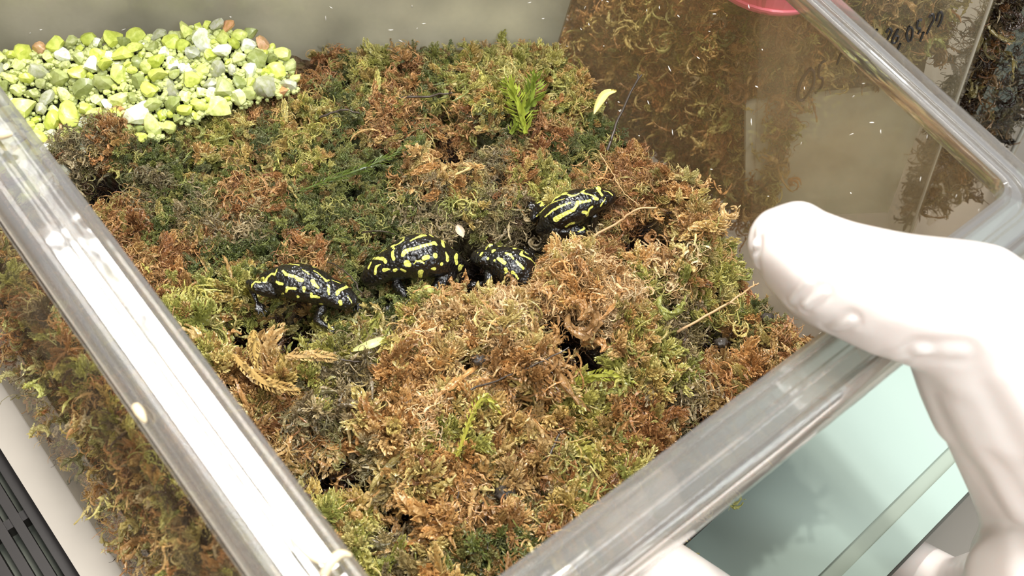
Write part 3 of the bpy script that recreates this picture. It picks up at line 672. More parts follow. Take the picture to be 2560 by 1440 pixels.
STROKES = {"F1":[[[-1.22,-.45,.52,.02],[-1.23,-.43,.55,.025],[-1.23,-.41,.57,.03],[-1.21,-.39,.59,.03],[-1.2,-.36,.6,.03],[-1.18,-.33,.6,.03],[-1.17,-.29,.59,.033],[-1.12,-.32,.62,.037],[-1.09,-.31,.61,.041],[-1.16,-.07,.38,.048],[-1.11,-.12,.46,.055],[-1.07,-.13,.51,.061],[-.98,-.24,.61,.054],[-.98,-.19,.59,.046],[-.97,-.16,.62,.038],[-.96,-.13,.64,.03],[-.93,-.11,.67,.03],[-.91,-.09,.7,.03],[-.88,-.07,.73,.03],[-.85,-.08,.76,.03],[-.81,-.1,.78,.03],[-.78,-.12,.8,.03],[-.78,-.09,.81,.03],[-.78,-.05,.82,.03],[-.78,-.02,.81,.024],[-.79,.02,.8,.019],[-.79,.06,.8,.014]],[[-.62,-.02,.9,.03],[-.58,-.06,.92,.033],[-.54,-.09,.93,.037],[-.5,-.13,.94,.04],[-.46,-.14,.96,.04],[-.43,-.15,.98,.039],[-.41,-.15,.98,.038],[-.38,-.15,.97,.037],[-.35,-.15,.97,.036],[-.33,-.15,.98,.035],[-.3,-.15,.98,.034],[-.27,-.15,.99,.033],[-.23,-.17,.99,.039],[-.19,-.19,.99,.045],[-.16,-.2,.99,.051],[-.12,-.2,.99,.049],[-.09,-.2,.99,.047]],[[-.67,-.29,.78,.03],[-.63,-.31,.79,.034],[-.59,-.32,.79,.038],[-.55,-.33,.81,.036],[-.51,-.34,.83,.033]],[[-.38,-.45,.72,.029],[-.37,-.43,.76,.032],[-.37,-.42,.79,.035],[-.37,-.4,.82,.037],[-.34,-.4,.82,.035],[-.31,-.4,.83,.032],[-.29,-.4,.84,.029],[-.26,-.4,.85,.03],[-.23,-.39,.85,.031],[-.21,-.39,.86,.032],[-.18,-.39,.86,.033]],[[.01,-.33,.9,.043],[.02,-.34,.88,.037],[.02,-.36,.86,.03],[.03,-.38,.84,.024]],[[-.59,.24,.86,.019],[-.6,.3,.81,.02],[-.56,.27,.85,.02],[-.53,.25,.87,.021],[-.5,.24,.9,.021],[-.47,.22,.92,.022],[-.44,.22,.94,.023],[-.41,.22,.95,.024],[-.38,.22,.95,.025],[-.36,.22,.96,.026],[-.33,.22,.96,.027]],[[-.18,.08,1.02,.013],[-.15,.07,1.02,.017],[-.12,.06,1.02,.021],[-.08,.04,1.03,.024],[-.06,.04,1.02,.023],[-.03,.02,1.02,.022],[.0,.01,1.01,.021]],[[.14,-.12,.98,.047],[.16,-.14,.97,.047],[.18,-.16,.96,.047],[.2,-.18,.95,.047],[.24,-.19,.94,.041],[.27,-.2,.93,.035],[.31,-.21,.91,.029]],[[.06,.18,.97,.019],[.09,.17,.97,.019],[.13,.16,.97,.019],[.16,.15,.97,.019],[.2,.13,.97,.019],[.24,.11,.97,.019],[.28,.09,.96,.019],[.31,.08,.96,.023],[.35,.06,.94,.026],[.38,.05,.93,.03],[.41,.03,.92,.034],[.44,.06,.91,.026],[.46,.1,.89,.019]],[[.51,-.05,.88,.027],[.52,-.08,.87,.027],[.52,-.1,.86,.028],[.53,-.12,.86,.028],[.54,-.15,.85,.029],[.54,-.17,.84,.03],[.56,-.19,.82,.027],[.57,-.21,.8,.024],[.58,-.23,.79,.021]],[[.85,.29,.55,.038],[.86,.2,.69,.037],[.85,.16,.72,.035],[.83,.11,.74,.034],[.81,.08,.75,.034],[.8,.05,.76,.034],[.78,.02,.77,.034],[.76,-.01,.77,.034],[.75,-.05,.77,.042],[.74,-.09,.77,.051],[.74,-.14,.76,.034]],[[.2,-.36,.81,.029],[.21,-.38,.8,.029],[.21,-.39,.78,.029],[.22,-.41,.75,.029],[.25,-.4,.76,.032],[.27,-.38,.76,.035],[.3,-.37,.76,.038],[.33,-.36,.75,.035],[.35,-.36,.74,.032],[.38,-.35,.74,.029]],[[-.08,-.48,.71,.037]],[[-.03,-.28,.33,.027],[-.01,-.28,.33,.028],[.0,-.27,.33,.028],[.02,-.27,.33,.029],[.06,-.26,.33,.029],[.07,-.26,.33,.03]],[[.44,-.37,.52,.054]],[[.86,-.25,.66,.051],[.87,-.26,.64,.047],[.88,-.27,.61,.043]],[[.97,-.04,.68,.014],[1.0,-.06,.67,.015],[1.03,-.08,.66,.017],[1.05,-.1,.64,.019],[1.08,-.11,.62,.016],[1.1,-.13,.6,.014],[1.11,-.14,.57,.011]],[[-.45,-.45,.63,.027],[-.49,-.44,.58,.022]],[[-.19,.39,.86,.011],[-.17,.39,.86,.011],[-.15,.4,.85,.011],[-.12,.4,.85,.011],[-.09,.41,.84,.011],[-.07,.41,.84,.011],[-.03,.39,.86,.011],[.01,.36,.88,.011],[.05,.33,.91,.012],[.09,.32,.9,.012]],[[.52,.15,.85,.014],[.55,.15,.84,.014],[.57,.16,.83,.014],[.6,.17,.81,.015],[.62,.18,.8,.015],[.65,.18,.79,.015],[.68,.19,.77,.016],[.7,.2,.75,.016],[.68,.33,.6,.015],[.72,.32,.6,.013],[.74,.32,.61,.011],[.75,.32,.61,.01],[.77,.32,.61,.01],[.78,.32,.6,.01]]],"F2":[[[.35,-.46,.95,.014],[.41,-.44,.93,.014],[.41,-.44,.93,.014],[.43,-.44,.92,.014],[.47,-.44,.89,.014],[.48,-.44,.88,.014],[.5,-.44,.87,.014],[.51,-.44,.87,.014]],[[.1,-.52,1.02,.017],[.09,-.52,1.02,.017],[.01,-.53,1.03,.018],[.01,-.53,1.04,.018],[-.01,-.53,1.03,.019],[-.07,-.54,1.06,.019],[-.1,-.54,1.05,.018],[-.1,-.54,1.06,.018],[-.12,-.55,1.05,.017],[-.12,-.55,1.05,.016],[-.14,-.54,1.05,.015],[-.17,-.54,1.05,.014]],[[-.05,-.54,.99,.033],[-.01,-.53,.99,.025]],[[-.19,-.54,1.03,.025],[-.27,-.53,1.02,.025],[-.28,-.53,1.02,.024],[-.29,-.53,1.02,.024],[-.3,-.53,1.02,.024],[-.35,-.52,1.01,.023],[-.37,-.52,1.0,.023],[-.38,-.53,1.0,.023],[-.4,-.52,.99,.022],[-.43,-.52,.99,.022],[-.45,-.51,.99,.022],[-.46,-.51,.99,.021],[-.46,-.5,1.01,.021],[-.47,-.5,.99,.02],[-.51,-.48,.98,.02],[-.54,-.47,.98,.02],[-.55,-.46,.98,.019],[-.56,-.45,.98,.02],[-.63,-.45,.93,.021],[-.63,-.45,.93,.022],[-.65,-.44,.92,.023],[-.67,-.43,.92,.023],[-.7,-.42,.91,.024],[-.7,-.41,.92,.025],[-.71,-.4,.91,.023],[-.72,-.4,.91,.022],[-.77,-.37,.89,.02],[-.78,-.36,.89,.018],[-.79,-.35,.9,.017],[-.8,-.33,.89,.014],[-.87,-.3,.83,.011],[-.88,-.29,.82,.008]],[[.11,-.52,.97,.019],[.16,-.31,1.28,.023],[.18,-.25,1.31,.026],[.19,-.19,1.33,.03],[.23,-.17,1.33,.028],[.26,-.15,1.33,.026],[.29,-.14,1.32,.024],[.32,-.14,1.3,.024],[.35,-.14,1.29,.024],[.38,-.14,1.27,.024],[.41,-.16,1.24,.03],[.44,-.17,1.22,.035],[.47,-.18,1.19,.041],[.45,-.1,1.23,.033],[.43,-.04,1.26,.024]],[[.02,-.1,1.4,.024],[-.01,-.11,1.41,.024],[-.04,-.13,1.4,.024],[-.07,-.13,1.41,.024],[-.1,-.14,1.41,.024],[-.12,-.16,1.4,.028],[-.15,-.18,1.38,.031],[-.17,-.2,1.37,.034],[-.2,-.21,1.37,.038],[-.23,-.23,1.35,.041],[-.25,-.24,1.34,.044],[-.28,-.25,1.33,.046],[-.31,-.26,1.32,.049],[-.34,-.28,1.29,.052]],[[-.66,-.44,.92,.028],[-.69,-.43,.91,.032],[-.71,-.41,.89,.037],[-.75,-.33,.96,.042],[-.74,-.23,1.04,.045],[-.74,-.16,1.07,.049],[-.74,-.1,1.1,.052],[-.74,-.07,1.1,.05],[-.74,-.03,1.1,.048]],[[.26,.21,1.3,.047],[.24,.19,1.31,.052],[.22,.17,1.33,.056],[.2,.16,1.35,.061],[.17,.15,1.35,.056],[.15,.15,1.36,.051],[.12,.14,1.36,.047],[.09,.14,1.37,.042],[.06,.13,1.37,.038],[.04,.14,1.38,.038],[.01,.14,1.39,.039],[-.01,.15,1.39,.039],[-.04,.15,1.4,.04],[-.07,.15,1.4,.04],[-.09,.15,1.41,.04],[-.12,.14,1.4,.04],[-.15,.13,1.4,.039],[-.18,.12,1.4,.039],[-.2,.11,1.39,.038],[-.23,.1,1.39,.038],[-.26,.1,1.39,.038],[-.28,.09,1.38,.038],[-.31,.08,1.38,.038],[-.33,.07,1.37,.038],[-.36,.06,1.36,.038],[-.38,.06,1.36,.038],[-.41,.05,1.35,.04],[-.43,.04,1.35,.042],[-.46,.03,1.34,.043],[-.49,.01,1.32,.045],[-.51,-.01,1.3,.047],[-.54,-.03,1.28,.049],[-.56,.01,1.26,.041]],[[.87,-.32,.75,.011],[.85,-.33,.76,.012],[.83,-.34,.77,.013],[.81,-.35,.77,.014],[.79,-.35,.78,.015],[.77,-.36,.78,.017],[.75,-.27,.92,.016],[.72,-.25,.96,.016],[.69,-.24,.99,.015],[.67,-.23,1.02,.015],[.64,-.22,1.04,.014],[.61,-.21,1.07,.014]],[[.94,-.25,.75,.044],[.91,-.17,.85,.043],[.88,-.14,.88,.043],[.85,-.12,.9,.042],[.83,-.09,.92,.041],[.8,-.05,.96,.043],[.78,-.02,1.0,.044],[.75,.0,1.01,.046],[.73,.03,1.03,.048],[.7,.09,1.05,.048],[.68,.14,1.05,.049]],[[.48,.02,1.23,.043],[.49,.06,1.22,.042],[.49,.09,1.21,.04],[.5,.12,1.2,.038],[.49,.15,1.19,.043],[.48,.19,1.18,.047]],[[1.03,-.14,.73,.034],[1.04,-.12,.73,.035],[1.05,-.09,.72,.036],[1.07,-.07,.71,.037],[1.08,-.05,.7,.038],[1.1,-.03,.69,.039]],[[.81,.12,.95,.016],[.84,.11,.92,.021],[.87,.11,.9,.026],[.9,.11,.88,.031],[.92,.1,.85,.036],[.93,.12,.84,.036],[.94,.14,.82,.037],[.94,.16,.81,.038],[.95,.18,.79,.039],[.96,.2,.78,.04],[.97,.22,.77,.041]],[[.75,.28,.92,.048],[.72,.29,.93,.042],[.69,.3,.95,.036],[.66,.3,.96,.03],[.63,.32,.97,.02],[.6,.33,.99,.011]],[[.51,.39,.98,.041],[.48,.39,1.0,.037],[.46,.39,1.01,.034]],[[.34,.43,1.04,.03],[.32,.45,1.03,.032],[.29,.46,1.02,.035],[.27,.48,1.01,.038]],[[.19,.39,1.19,.081],[.17,.41,1.18,.067],[.15,.43,1.17,.054]],[[.03,.43,1.19,.013],[.01,.43,1.21,.015],[-.01,.42,1.23,.017],[-.03,.4,1.25,.019],[-.06,.41,1.24,.022],[-.09,.42,1.25,.026],[-.12,.42,1.24,.03],[-.15,.43,1.22,.027],[-.17,.44,1.21,.024],[-.2,.46,1.19,.022]],[[-.22,.38,1.27,.054],[-.25,.37,1.27,.055],[-.28,.36,1.27,.056],[-.31,.35,1.26,.057]],[[-.5,.31,1.22,.068]],[[-.77,.13,1.05,.016],[-.77,.16,1.05,.024],[-.78,.18,1.04,.031],[-.78,.21,1.02,.038],[-.79,.23,1.0,.045],[-.79,.25,.98,.052],[-.79,.27,.97,.052],[-.78,.29,.96,.052]],[[-.62,.41,.99,.046]],[[-.43,.51,.98,.046],[-.4,.52,.99,.035],[-.37,.52,1.01,.024]],[[-.96,-.17,.81,.039]],[[-.1,.56,.99,.07],[-.09,.56,.96,.064],[-.09,.57,.91,.058],[-.08,.56,.86,.052],[-.08,.55,.81,.051],[-.07,.53,.74,.05],[-.08,.22,.45,.05]],[[-1.05,-.0,.74,.042],[-1.03,.05,.75,.051],[-1.02,.09,.76,.06],[-1.0,.14,.77,.069],[-1.0,.16,.75,.066],[-1.0,.18,.74,.064],[-1.01,.2,.72,.061],[-1.01,.22,.69,.058]],[[-1.07,.23,.53,.069],[-1.08,.24,.49,.066],[-1.08,.24,.44,.063],[-1.1,.23,.46,.053],[-1.13,.2,.47,.044],[-1.15,.17,.47,.035]]],"F3":[[[.7,-.17,.66,.038],[.69,-.17,.67,.039],[.69,-.16,.67,.041],[.69,-.16,.67,.043],[.69,-.15,.67,.039],[.67,-.14,.67,.035],[.67,-.13,.67,.036],[.73,-.15,.61,.037],[.73,-.12,.59,.038],[.72,-.07,.62,.031],[.7,-.01,.65,.025]],[[.49,.01,.78,.055],[.49,.06,.78,.031]],[[.84,.13,.55,.015],[.84,.15,.55,.013],[.93,.08,.47,.012],[.92,.11,.49,.01]],[[.73,.14,.64,.037],[.73,.17,.63,.032],[.73,.2,.61,.027]],[[.51,.24,.7,.035]],[[.33,.26,.8,.03]],[[.27,.2,.86,.037],[.24,.21,.87,.042],[.21,.22,.88,.047],[.18,.22,.89,.052],[.15,.23,.89,.05],[.11,.24,.89,.048],[.07,.25,.9,.047]],[[.67,-.19,.67,.013],[.65,-.19,.68,.016],[.65,-.19,.68,.019],[.64,-.19,.68,.023]],[[.47,-.21,.71,.023],[.45,-.23,.72,.023],[.44,-.23,.72,.023]],[[.46,-.21,.72,.023],[.46,-.21,.72,.025],[.45,-.2,.73,.028],[.61,-.64,.08,.032],[.43,-.23,.73,.028],[.4,-.22,.76,.025]],[[.31,-.29,.76,.035],[.31,-.29,.76,.031],[.3,-.29,.76,.028],[.28,-.3,.76,.027],[.26,-.31,.77,.027],[.24,-.32,.77,.026],[.21,-.33,.77,.026],[.2,-.34,.77,.025],[.18,-.35,.77,.025],[.15,-.36,.77,.026],[.13,-.36,.77,.026],[.11,-.37,.77,.027],[.08,-.37,.77,.027],[.06,-.38,.76,.028]],[[.12,-.36,.78,.018],[.11,-.36,.78,.017],[.07,-.38,.76,.017],[.07,-.38,.76,.017],[.01,-.38,.78,.016],[-.01,-.39,.78,.016],[-.05,-.4,.79,.016],[-.05,-.4,.79,.016],[-.07,-.4,.8,.015],[-.07,-.4,.8,.015],[-.07,-.4,.79,.014],[-.08,-.42,.77,.014],[-.08,-.42,.77,.013],[-.13,-.41,.77,.012]],[[-.05,-.4,.79,.013],[-.06,-.41,.77,.015],[-.07,-.41,.77,.018],[-.08,-.42,.77,.021],[-.1,-.42,.76,.024],[-.13,-.41,.77,.027],[-.15,-.41,.76,.03],[-.15,-.41,.76,.03],[-.16,-.41,.76,.029],[-.2,-.41,.74,.029],[-.23,-.4,.74,.028],[-.26,-.4,.75,.028],[-.27,-.4,.75,.022],[-.33,-.4,.72,.017],[-.34,-.4,.72,.011],[-.36,-.39,.71,.01],[-.39,-.38,.71,.009],[-.4,-.38,.7,.008],[-.41,-.38,.7,.008]],[[-.12,-.35,.85,.025],[-.13,-.28,.91,.03],[-.14,-.23,.94,.034],[-.15,-.18,.95,.039],[-.16,-.15,.96,.043],[-.18,-.15,.95,.04],[-.2,-.16,.95,.037],[-.22,-.16,.94,.034],[-.25,-.17,.93,.03],[-.27,-.18,.93,.027],[-.29,-.18,.92,.028],[-.32,-.19,.92,.029],[-.35,-.19,.91,.03],[-.37,-.21,.88,.031],[-.39,-.24,.85,.032],[-.42,-.24,.83,.031],[-.45,-.25,.8,.029],[-.47,-.27,.74,.027],[-.49,-.29,.69,.025],[-.52,-.3,.67,.022],[-.52,-.39,.51,.02],[-.55,-.39,.5,.018],[-.58,-.38,.49,.015]],[[.18,.01,.94,.025],[.16,.01,.94,.028],[.13,.01,.95,.032],[.11,.01,.95,.035],[.09,.01,.96,.039],[.06,.01,.96,.042],[.03,.03,.97,.033],[-.02,.06,.98,.025],[-.05,.07,.99,.022],[-.07,.09,.99,.02]],[[-.17,.1,.97,.027],[-.2,.11,.97,.03],[-.23,.12,.96,.032],[-.26,.12,.96,.034],[-.3,.13,.95,.035],[-.34,.14,.94,.036],[-.38,.14,.92,.037]],[[-.03,.36,.84,.049],[-.05,.37,.83,.043],[-.07,.38,.82,.037],[-.06,.41,.78,.024],[-.04,.43,.73,.011]],[[-.21,.34,.84,.044],[-.25,.34,.84,.032],[-.28,.35,.84,.02],[-.31,.35,.83,.022],[-.33,.36,.82,.025],[-.35,.37,.8,.027],[-.39,.37,.76,.027]],[[.2,.43,.27,.025],[.2,.44,.27,.03],[.07,.35,.31,.035],[.05,.35,.31,.036],[.04,.34,.3,.037],[.01,.34,.3,.038]]],"F4":[[[-.76,.72,.33,.036],[-.73,.68,.38,.043],[-.7,.68,.38,.05],[-.66,.68,.36,.057],[-.6,.32,.65,.044],[-.59,.32,.66,.031],[-.59,.32,.65,.033],[-.63,.62,.39,.036],[-.66,.57,.43,.038],[-.68,.54,.44,.041],[-.7,.52,.45,.043]],[[-.66,.47,.47,.02],[-.62,.5,.46,.022],[-.59,.32,.64,.023],[-.57,.33,.66,.025],[-.52,.34,.67,.027],[-.49,.36,.67,.028],[-.46,.37,.67,.028],[-.44,.37,.68,.027],[-.41,.38,.7,.027],[-.39,.39,.71,.026],[-.37,.4,.71,.025],[-.35,.4,.71,.025],[-.32,.4,.72,.025],[-.3,.4,.72,.024],[-.29,.36,.81,.024],[-.27,.34,.83,.023],[-.24,.33,.84,.023],[-.22,.31,.87,.022],[-.2,.27,.91,.022],[-.18,.25,.92,.022],[-.16,.24,.93,.022],[-.14,.22,.94,.022],[-.11,.21,.95,.022],[-.09,.19,.96,.022],[-.07,.17,.98,.022],[-.06,.13,.99,.027],[-.04,.1,1.0,.032],[-.03,.07,1.0,.036],[-.0,.06,1.0,.033],[.02,.06,.99,.03],[.05,.06,.98,.026],[.07,.05,.98,.023],[.1,.05,.98,.019],[.13,.05,.97,.018],[.16,.06,.96,.016],[.19,.07,.95,.014],[.22,.07,.95,.013],[.26,.09,.93,.023],[.31,.11,.9,.034]],[[.31,.11,.9,.034],[.35,.14,.88,.027],[.41,.19,.82,.02],[.44,.2,.79,.018],[.47,.24,.73,.016],[.49,.22,.73,.015],[.52,.21,.73,.013],[.54,.21,.72,.011],[.56,.2,.71,.011],[.6,.2,.71,.011],[.61,.2,.7,.01],[.67,.22,.68,.01]],[[.29,.06,.93,.031],[.31,.05,.92,.029],[.33,.03,.91,.027],[.35,.01,.9,.026],[.38,.0,.89,.024],[.4,-.01,.88,.022],[.43,-.03,.86,.024],[.45,-.04,.85,.026],[.48,-.06,.83,.028],[.5,-.1,.81,.039],[.51,-.14,.79,.05],[.54,-.15,.77,.045],[.56,-.16,.75,.039]],[[-.32,.4,.73,.008],[-.31,.4,.73,.009],[-.3,.4,.73,.009],[-.29,.4,.74,.009],[-.28,.39,.74,.009],[-.23,.39,.74,.009],[-.21,.4,.74,.009],[-.18,.4,.74,.01],[-.15,.4,.74,.01],[-.12,.4,.74,.01],[-.1,.4,.75,.01],[-.08,.4,.75,.01],[-.08,.33,.87,.011],[-.06,.3,.89,.011],[-.04,.27,.91,.011],[-.02,.24,.93,.011]],[[-.9,.4,.26,.02],[-.87,.41,.27,.02],[-.84,.39,.32,.02],[-.81,.36,.4,.02],[-.79,.34,.45,.02],[-.76,.33,.49,.02],[-.72,.33,.51,.02],[-.69,.34,.52,.02],[-.66,.35,.53,.02],[-.65,.27,.67,.02],[-.62,.26,.7,.02],[-.59,.26,.73,.02],[-.56,.26,.75,.02],[-.53,.23,.79,.019],[-.51,.21,.82,.019],[-.49,.2,.85,.018],[-.46,.18,.87,.018],[-.44,.17,.9,.017],[-.41,.15,.92,.017],[-.39,.14,.94,.016],[-.37,.13,.95,.016],[-.34,.12,.95,.015],[-.31,.11,.96,.015],[-.29,.1,.98,.014],[-.27,.09,.98,.014],[-.24,.08,.99,.013],[-.21,.08,.99,.013],[-.19,.07,1.0,.013]],[[-.77,.02,.68,.022],[-.74,.01,.71,.023],[-.71,.01,.74,.024],[-.68,-.01,.78,.025],[-.65,-.01,.8,.026],[-.62,-.01,.82,.027],[-.58,-.01,.84,.028],[-.55,-.01,.86,.028],[-.52,-.02,.88,.029],[-.5,-.03,.89,.03],[-.47,-.04,.91,.03],[-.44,-.04,.93,.031],[-.41,-.05,.95,.03],[-.38,-.06,.96,.03],[-.35,-.06,.96,.029],[-.32,-.07,.97,.029],[-.3,-.07,.97,.028],[-.27,-.07,.98,.028],[-.24,-.08,.98,.027],[-.21,-.08,.99,.026],[-.18,-.09,.99,.025],[-.15,-.09,.99,.024],[-.13,-.09,.99,.023],[-.1,-.1,.99,.022]],[[-.58,-.23,.77,.07],[-.56,-.23,.78,.066],[-.53,-.24,.8,.063],[-.5,-.24,.82,.059],[-.47,-.25,.84,.056],[-.45,-.25,.85,.052],[-.42,-.25,.86,.049],[-.39,-.26,.87,.048],[-.36,-.26,.88,.047],[-.33,-.26,.88,.046],[-.3,-.26,.89,.046],[-.27,-.26,.89,.045],[-.24,-.26,.9,.044],[-.22,-.27,.9,.044],[-.19,-.27,.9,.043],[-.16,-.27,.91,.043],[-.14,-.27,.91,.042],[-.11,-.28,.92,.042],[-.07,-.26,.93,.039],[-.04,-.24,.94,.036],[-.01,-.22,.95,.039],[.01,-.21,.95,.042],[.04,-.18,.96,.044],[.06,-.16,.96,.047],[.09,-.17,.95,.044],[.11,-.17,.94,.041],[.13,-.17,.94,.037],[.16,-.17,.93,.034],[.18,-.18,.92,.031],[.21,-.18,.91,.031],[.24,-.18,.9,.031],[.26,-.18,.89,.031],[.29,-.18,.88,.031],[.32,-.18,.87,.031],[.34,-.18,.86,.031],[.37,-.17,.84,.031]],[[.73,.16,.67,.068],[.76,.19,.65,.058],[.72,.15,.67,.048],[.71,.11,.68,.047],[.7,.06,.7,.046],[.7,.03,.7,.045],[.71,-.02,.69,.042],[.72,-.06,.68,.039]],[[.83,.08,.6,.017],[.85,.06,.59,.019],[.88,.05,.58,.021],[.9,.04,.57,.023],[.93,.03,.56,.025],[.94,-.01,.55,.024],[.96,-.04,.53,.024],[.98,-.07,.5,.023]],[[.09,-.36,.78,.035],[.12,-.36,.76,.038],[.15,-.37,.74,.042],[.16,-.38,.72,.038],[.16,-.39,.67,.034],[.17,-.39,.61,.031],[.19,-.39,.65,.031],[.2,-.38,.68,.032],[.22,-.37,.7,.033],[.24,-.36,.72,.033],[.26,-.34,.73,.034],[.28,-.32,.74,.035],[.32,-.31,.74,.033],[.36,-.3,.74,.031]],[[-.41,-.41,.55,.039],[-.37,-.42,.59,.039],[-.34,-.42,.61,.039],[-.3,-.43,.63,.039],[-.27,-.42,.62,.044],[-.24,-.42,.6,.048],[-.22,-.42,.59,.053]],[[.14,-.31,.34,.035],[.1,-.31,.33,.035],[.07,-.32,.32,.035],[.07,-.32,.32,.033],[.02,-.42,.25,.031],[.03,-.43,.24,.028],[.04,-.44,.24,.029],[.02,-.47,.26,.03],[-.0,-.5,.28,.031],[-.04,-.52,.3,.028],[-.07,-.53,.31,.025],[-.1,-.53,.32,.023],[-.13,-.54,.33,.02],[-.17,-.54,.33,.017]],[[.05,-.53,.19,.023],[.05,-.55,.18,.035],[.04,-.57,.16,.048],[.03,-.6,.15,.042],[.03,-.6,.14,.037]],[[.78,-.14,.63,.014],[.74,-.2,.67,.015],[.71,-.23,.67,.016],[.68,-.25,.67,.017],[.65,-.26,.66,.018],[.62,-.27,.64,.02],[.6,-.28,.62,.021],[.58,-.29,.6,.022]]]}
FROGS = {
 'F1': dict(snout=(-3.72, 13.50, .34), vent=(-5.78, 13.78, .44), roll=-.10, kw=dict(W=.88, Hh=.78, arch=.16,
        hind={-1: [(-.85, .30, .44), (-1.25, .42, .40), (-1.55, .30, .18), (-1.2, .62, -.05)], 1: [(-.8, .30, .38), (-.35, .70, .25), (-.85, .75, .10), (-.4, .9, .0)]},
        arm={-1: [(.5, .36, .3), (.45, .62, .15), (.85, .74, .0)], 1: [(.55, .30, .3), (.95, .45, .2), (1.28, .15, .05)]}), warp=(.0, .10),
        label='black and yellow frog lying lowest and leftmost, snout pointing right over green moss'),
 'F2': dict(snout=(-3.50, 14.47, .22), vent=(-1.32, 15.17, .36), roll=.05, kw=dict(W=1.02, Hh=1.04, arch=.27,
        hind={1: [(-.8, .30, .42), (-.35, .72, .30), (-.95, .78, .14), (-.45, .98, .02)], -1: [(-.8, .3, .42), (-.2, .6, .3), (-.8, .7, .1), (-.3, .9, .0)]}), warp=(.0, -.05),
        label='largest black and yellow frog with a high domed back, head low at left'),
 'F3': dict(snout=(-.92, 15.45, .42), vent=(.66, 14.80, .32), roll=.0, kw=dict(L=.82, W=.86, Hh=.85, arch=.05), warp=(.10, .0),
        label='small black and yellow frog half hidden under tan moss, facing the domed frog'),
 'F4': dict(snout=(2.10, 17.15, 1.20), vent=(.50, 16.28, .72), roll=.0, kw=dict(L=.88, W=.80, Hh=.84, arch=.08,
        hind={-1: [(-.8, .30, .42), (-.10, .62, .20), (-.75, .68, .0), (-.2, .85, -.2)], 1: [(-.8, .30, .42), (-.9, .75, .30), (-1.25, .55, .2), (-1.15, .9, .1)]},
        arm={-1: [(.45, .34, .3), (.30, .50, .02), (.42, .50, -.28)], 1: [(.5, .30, .4), (.8, .45, .2), (1.15, .4, .0)]}), warp=(.0, .0),
        label='striped black and yellow frog climbing up the moss behind, head raised to the right'),
}
FROG_OBJ = {}
for key, F in FROGS.items():
    sn, vt = Vector(F['snout']), Vector(F['vent']); d = sn-vt; Ln = d.length
    cy, cz = F['warp']; L0 = F['kw'].get('L', 1.)
    sc = 1.0
    acc = frog_acc(**F['kw'])
    me = remeshed('frog_body', acc, .022, warp=lambda x, y, z: (x, y+cy*x*x, z+cz*x*x), smooth=5)
    # stretch so that vent to snout has the measured length
    n = len(me.vertices); co = np.zeros(n*3); me.vertices.foreach_get('co', co); co = co.reshape(-1, 3)/S
    co[:, 0] *= Ln/(2.36*L0)
    lump = np.array([noise.noise(Vector(p)*7)+.6*noise.noise(Vector(p)*15) for p in co])
    nr = np.zeros(n*3); me.vertices.foreach_get('normal', nr); co += nr.reshape(-1, 3)*lump[:, None]*.012
    X = d.normalized(); Z0 = Vector((0, 0, 1)); Y = Z0.cross(X).normalized(); Zv = X.cross(Y)
    Rm = Matrix((X, Y, Zv)).transposed() @ Matrix.Rotation(F['roll'], 3, 'X')
    hz = .42*F['kw'].get('Hh', 1.)
    org = (sn+vt)/2 - Rm @ Vector((0, 0, hz))
    me.vertices.foreach_set('co', (co*S).ravel()); me.update()
    # yellow pattern kept in the frog's own coordinates
    pat = np.zeros(n)
    for st in STROKES.get(key, []):
        for (x, y, z, r) in st:
            dd = np.sqrt(((co-np.array([x, y, z]))**2).sum(1)); pat = np.maximum(pat, np.clip(.5+(r-dd)/.03, 0, 1))
    side = 1 if key in ('F2', 'F3') else -1       # the flank the photograph shows; the far flank repeats its marks mirrored
    vis = np.sign(co[:, 1]) == side
    m2 = co*np.array([1, -1, 1]); far = (~vis) & (np.abs(co[:, 1]) > .22*F['kw']['W'])
    if STROKES.get(key):
        fi = np.where(far & (pat <= 0))[0]
        pf = np.zeros(len(fi)); q = m2[fi]
        for st in STROKES[key]:
            for (x, y, z, r) in st:
                if abs(y) < .25: continue
                dd = np.sqrt(((q-np.array([x, y, z]))**2).sum(1)); pf = np.maximum(pf, np.clip(.5+(r-dd)/.03, 0, 1))
        pat[fi] = pf
    a = me.attributes.new('pattern', 'FLOAT', 'POINT'); a.data.foreach_set('value', pat.astype(np.float32))
    me.materials.clear(); me.materials.append(MAT['frog'])
    root = empty('frog', org, F['label'], 'frog', None)
    root.rotation_euler = Rm.to_euler()
    b = bpy.data.objects.new('body', me); scn.collection.objects.link(b); b.parent = root
    sx = Ln/(2.36*L0); W = F['kw']['W']; hw = 1.
    for s in (-1, 1):
        x0 = .88*F['kw'].get('L', 1.)*sx
        v, f = ICO3
        e = mesh_data('eye', v*.085, f, MAT['eye'], True)
        eo = bpy.data.objects.new('eye', e); scn.collection.objects.link(eo); eo.parent = root
        xx = .88*F['kw'].get('L', 1.)
        eo.location = Vector((x0, s*.30*W+cy*xx*xx, .66*F['kw']['Hh']+cz*xx*xx))*S
    FROG_OBJ[key] = (root, b)
#@@AFTERFROGS@@

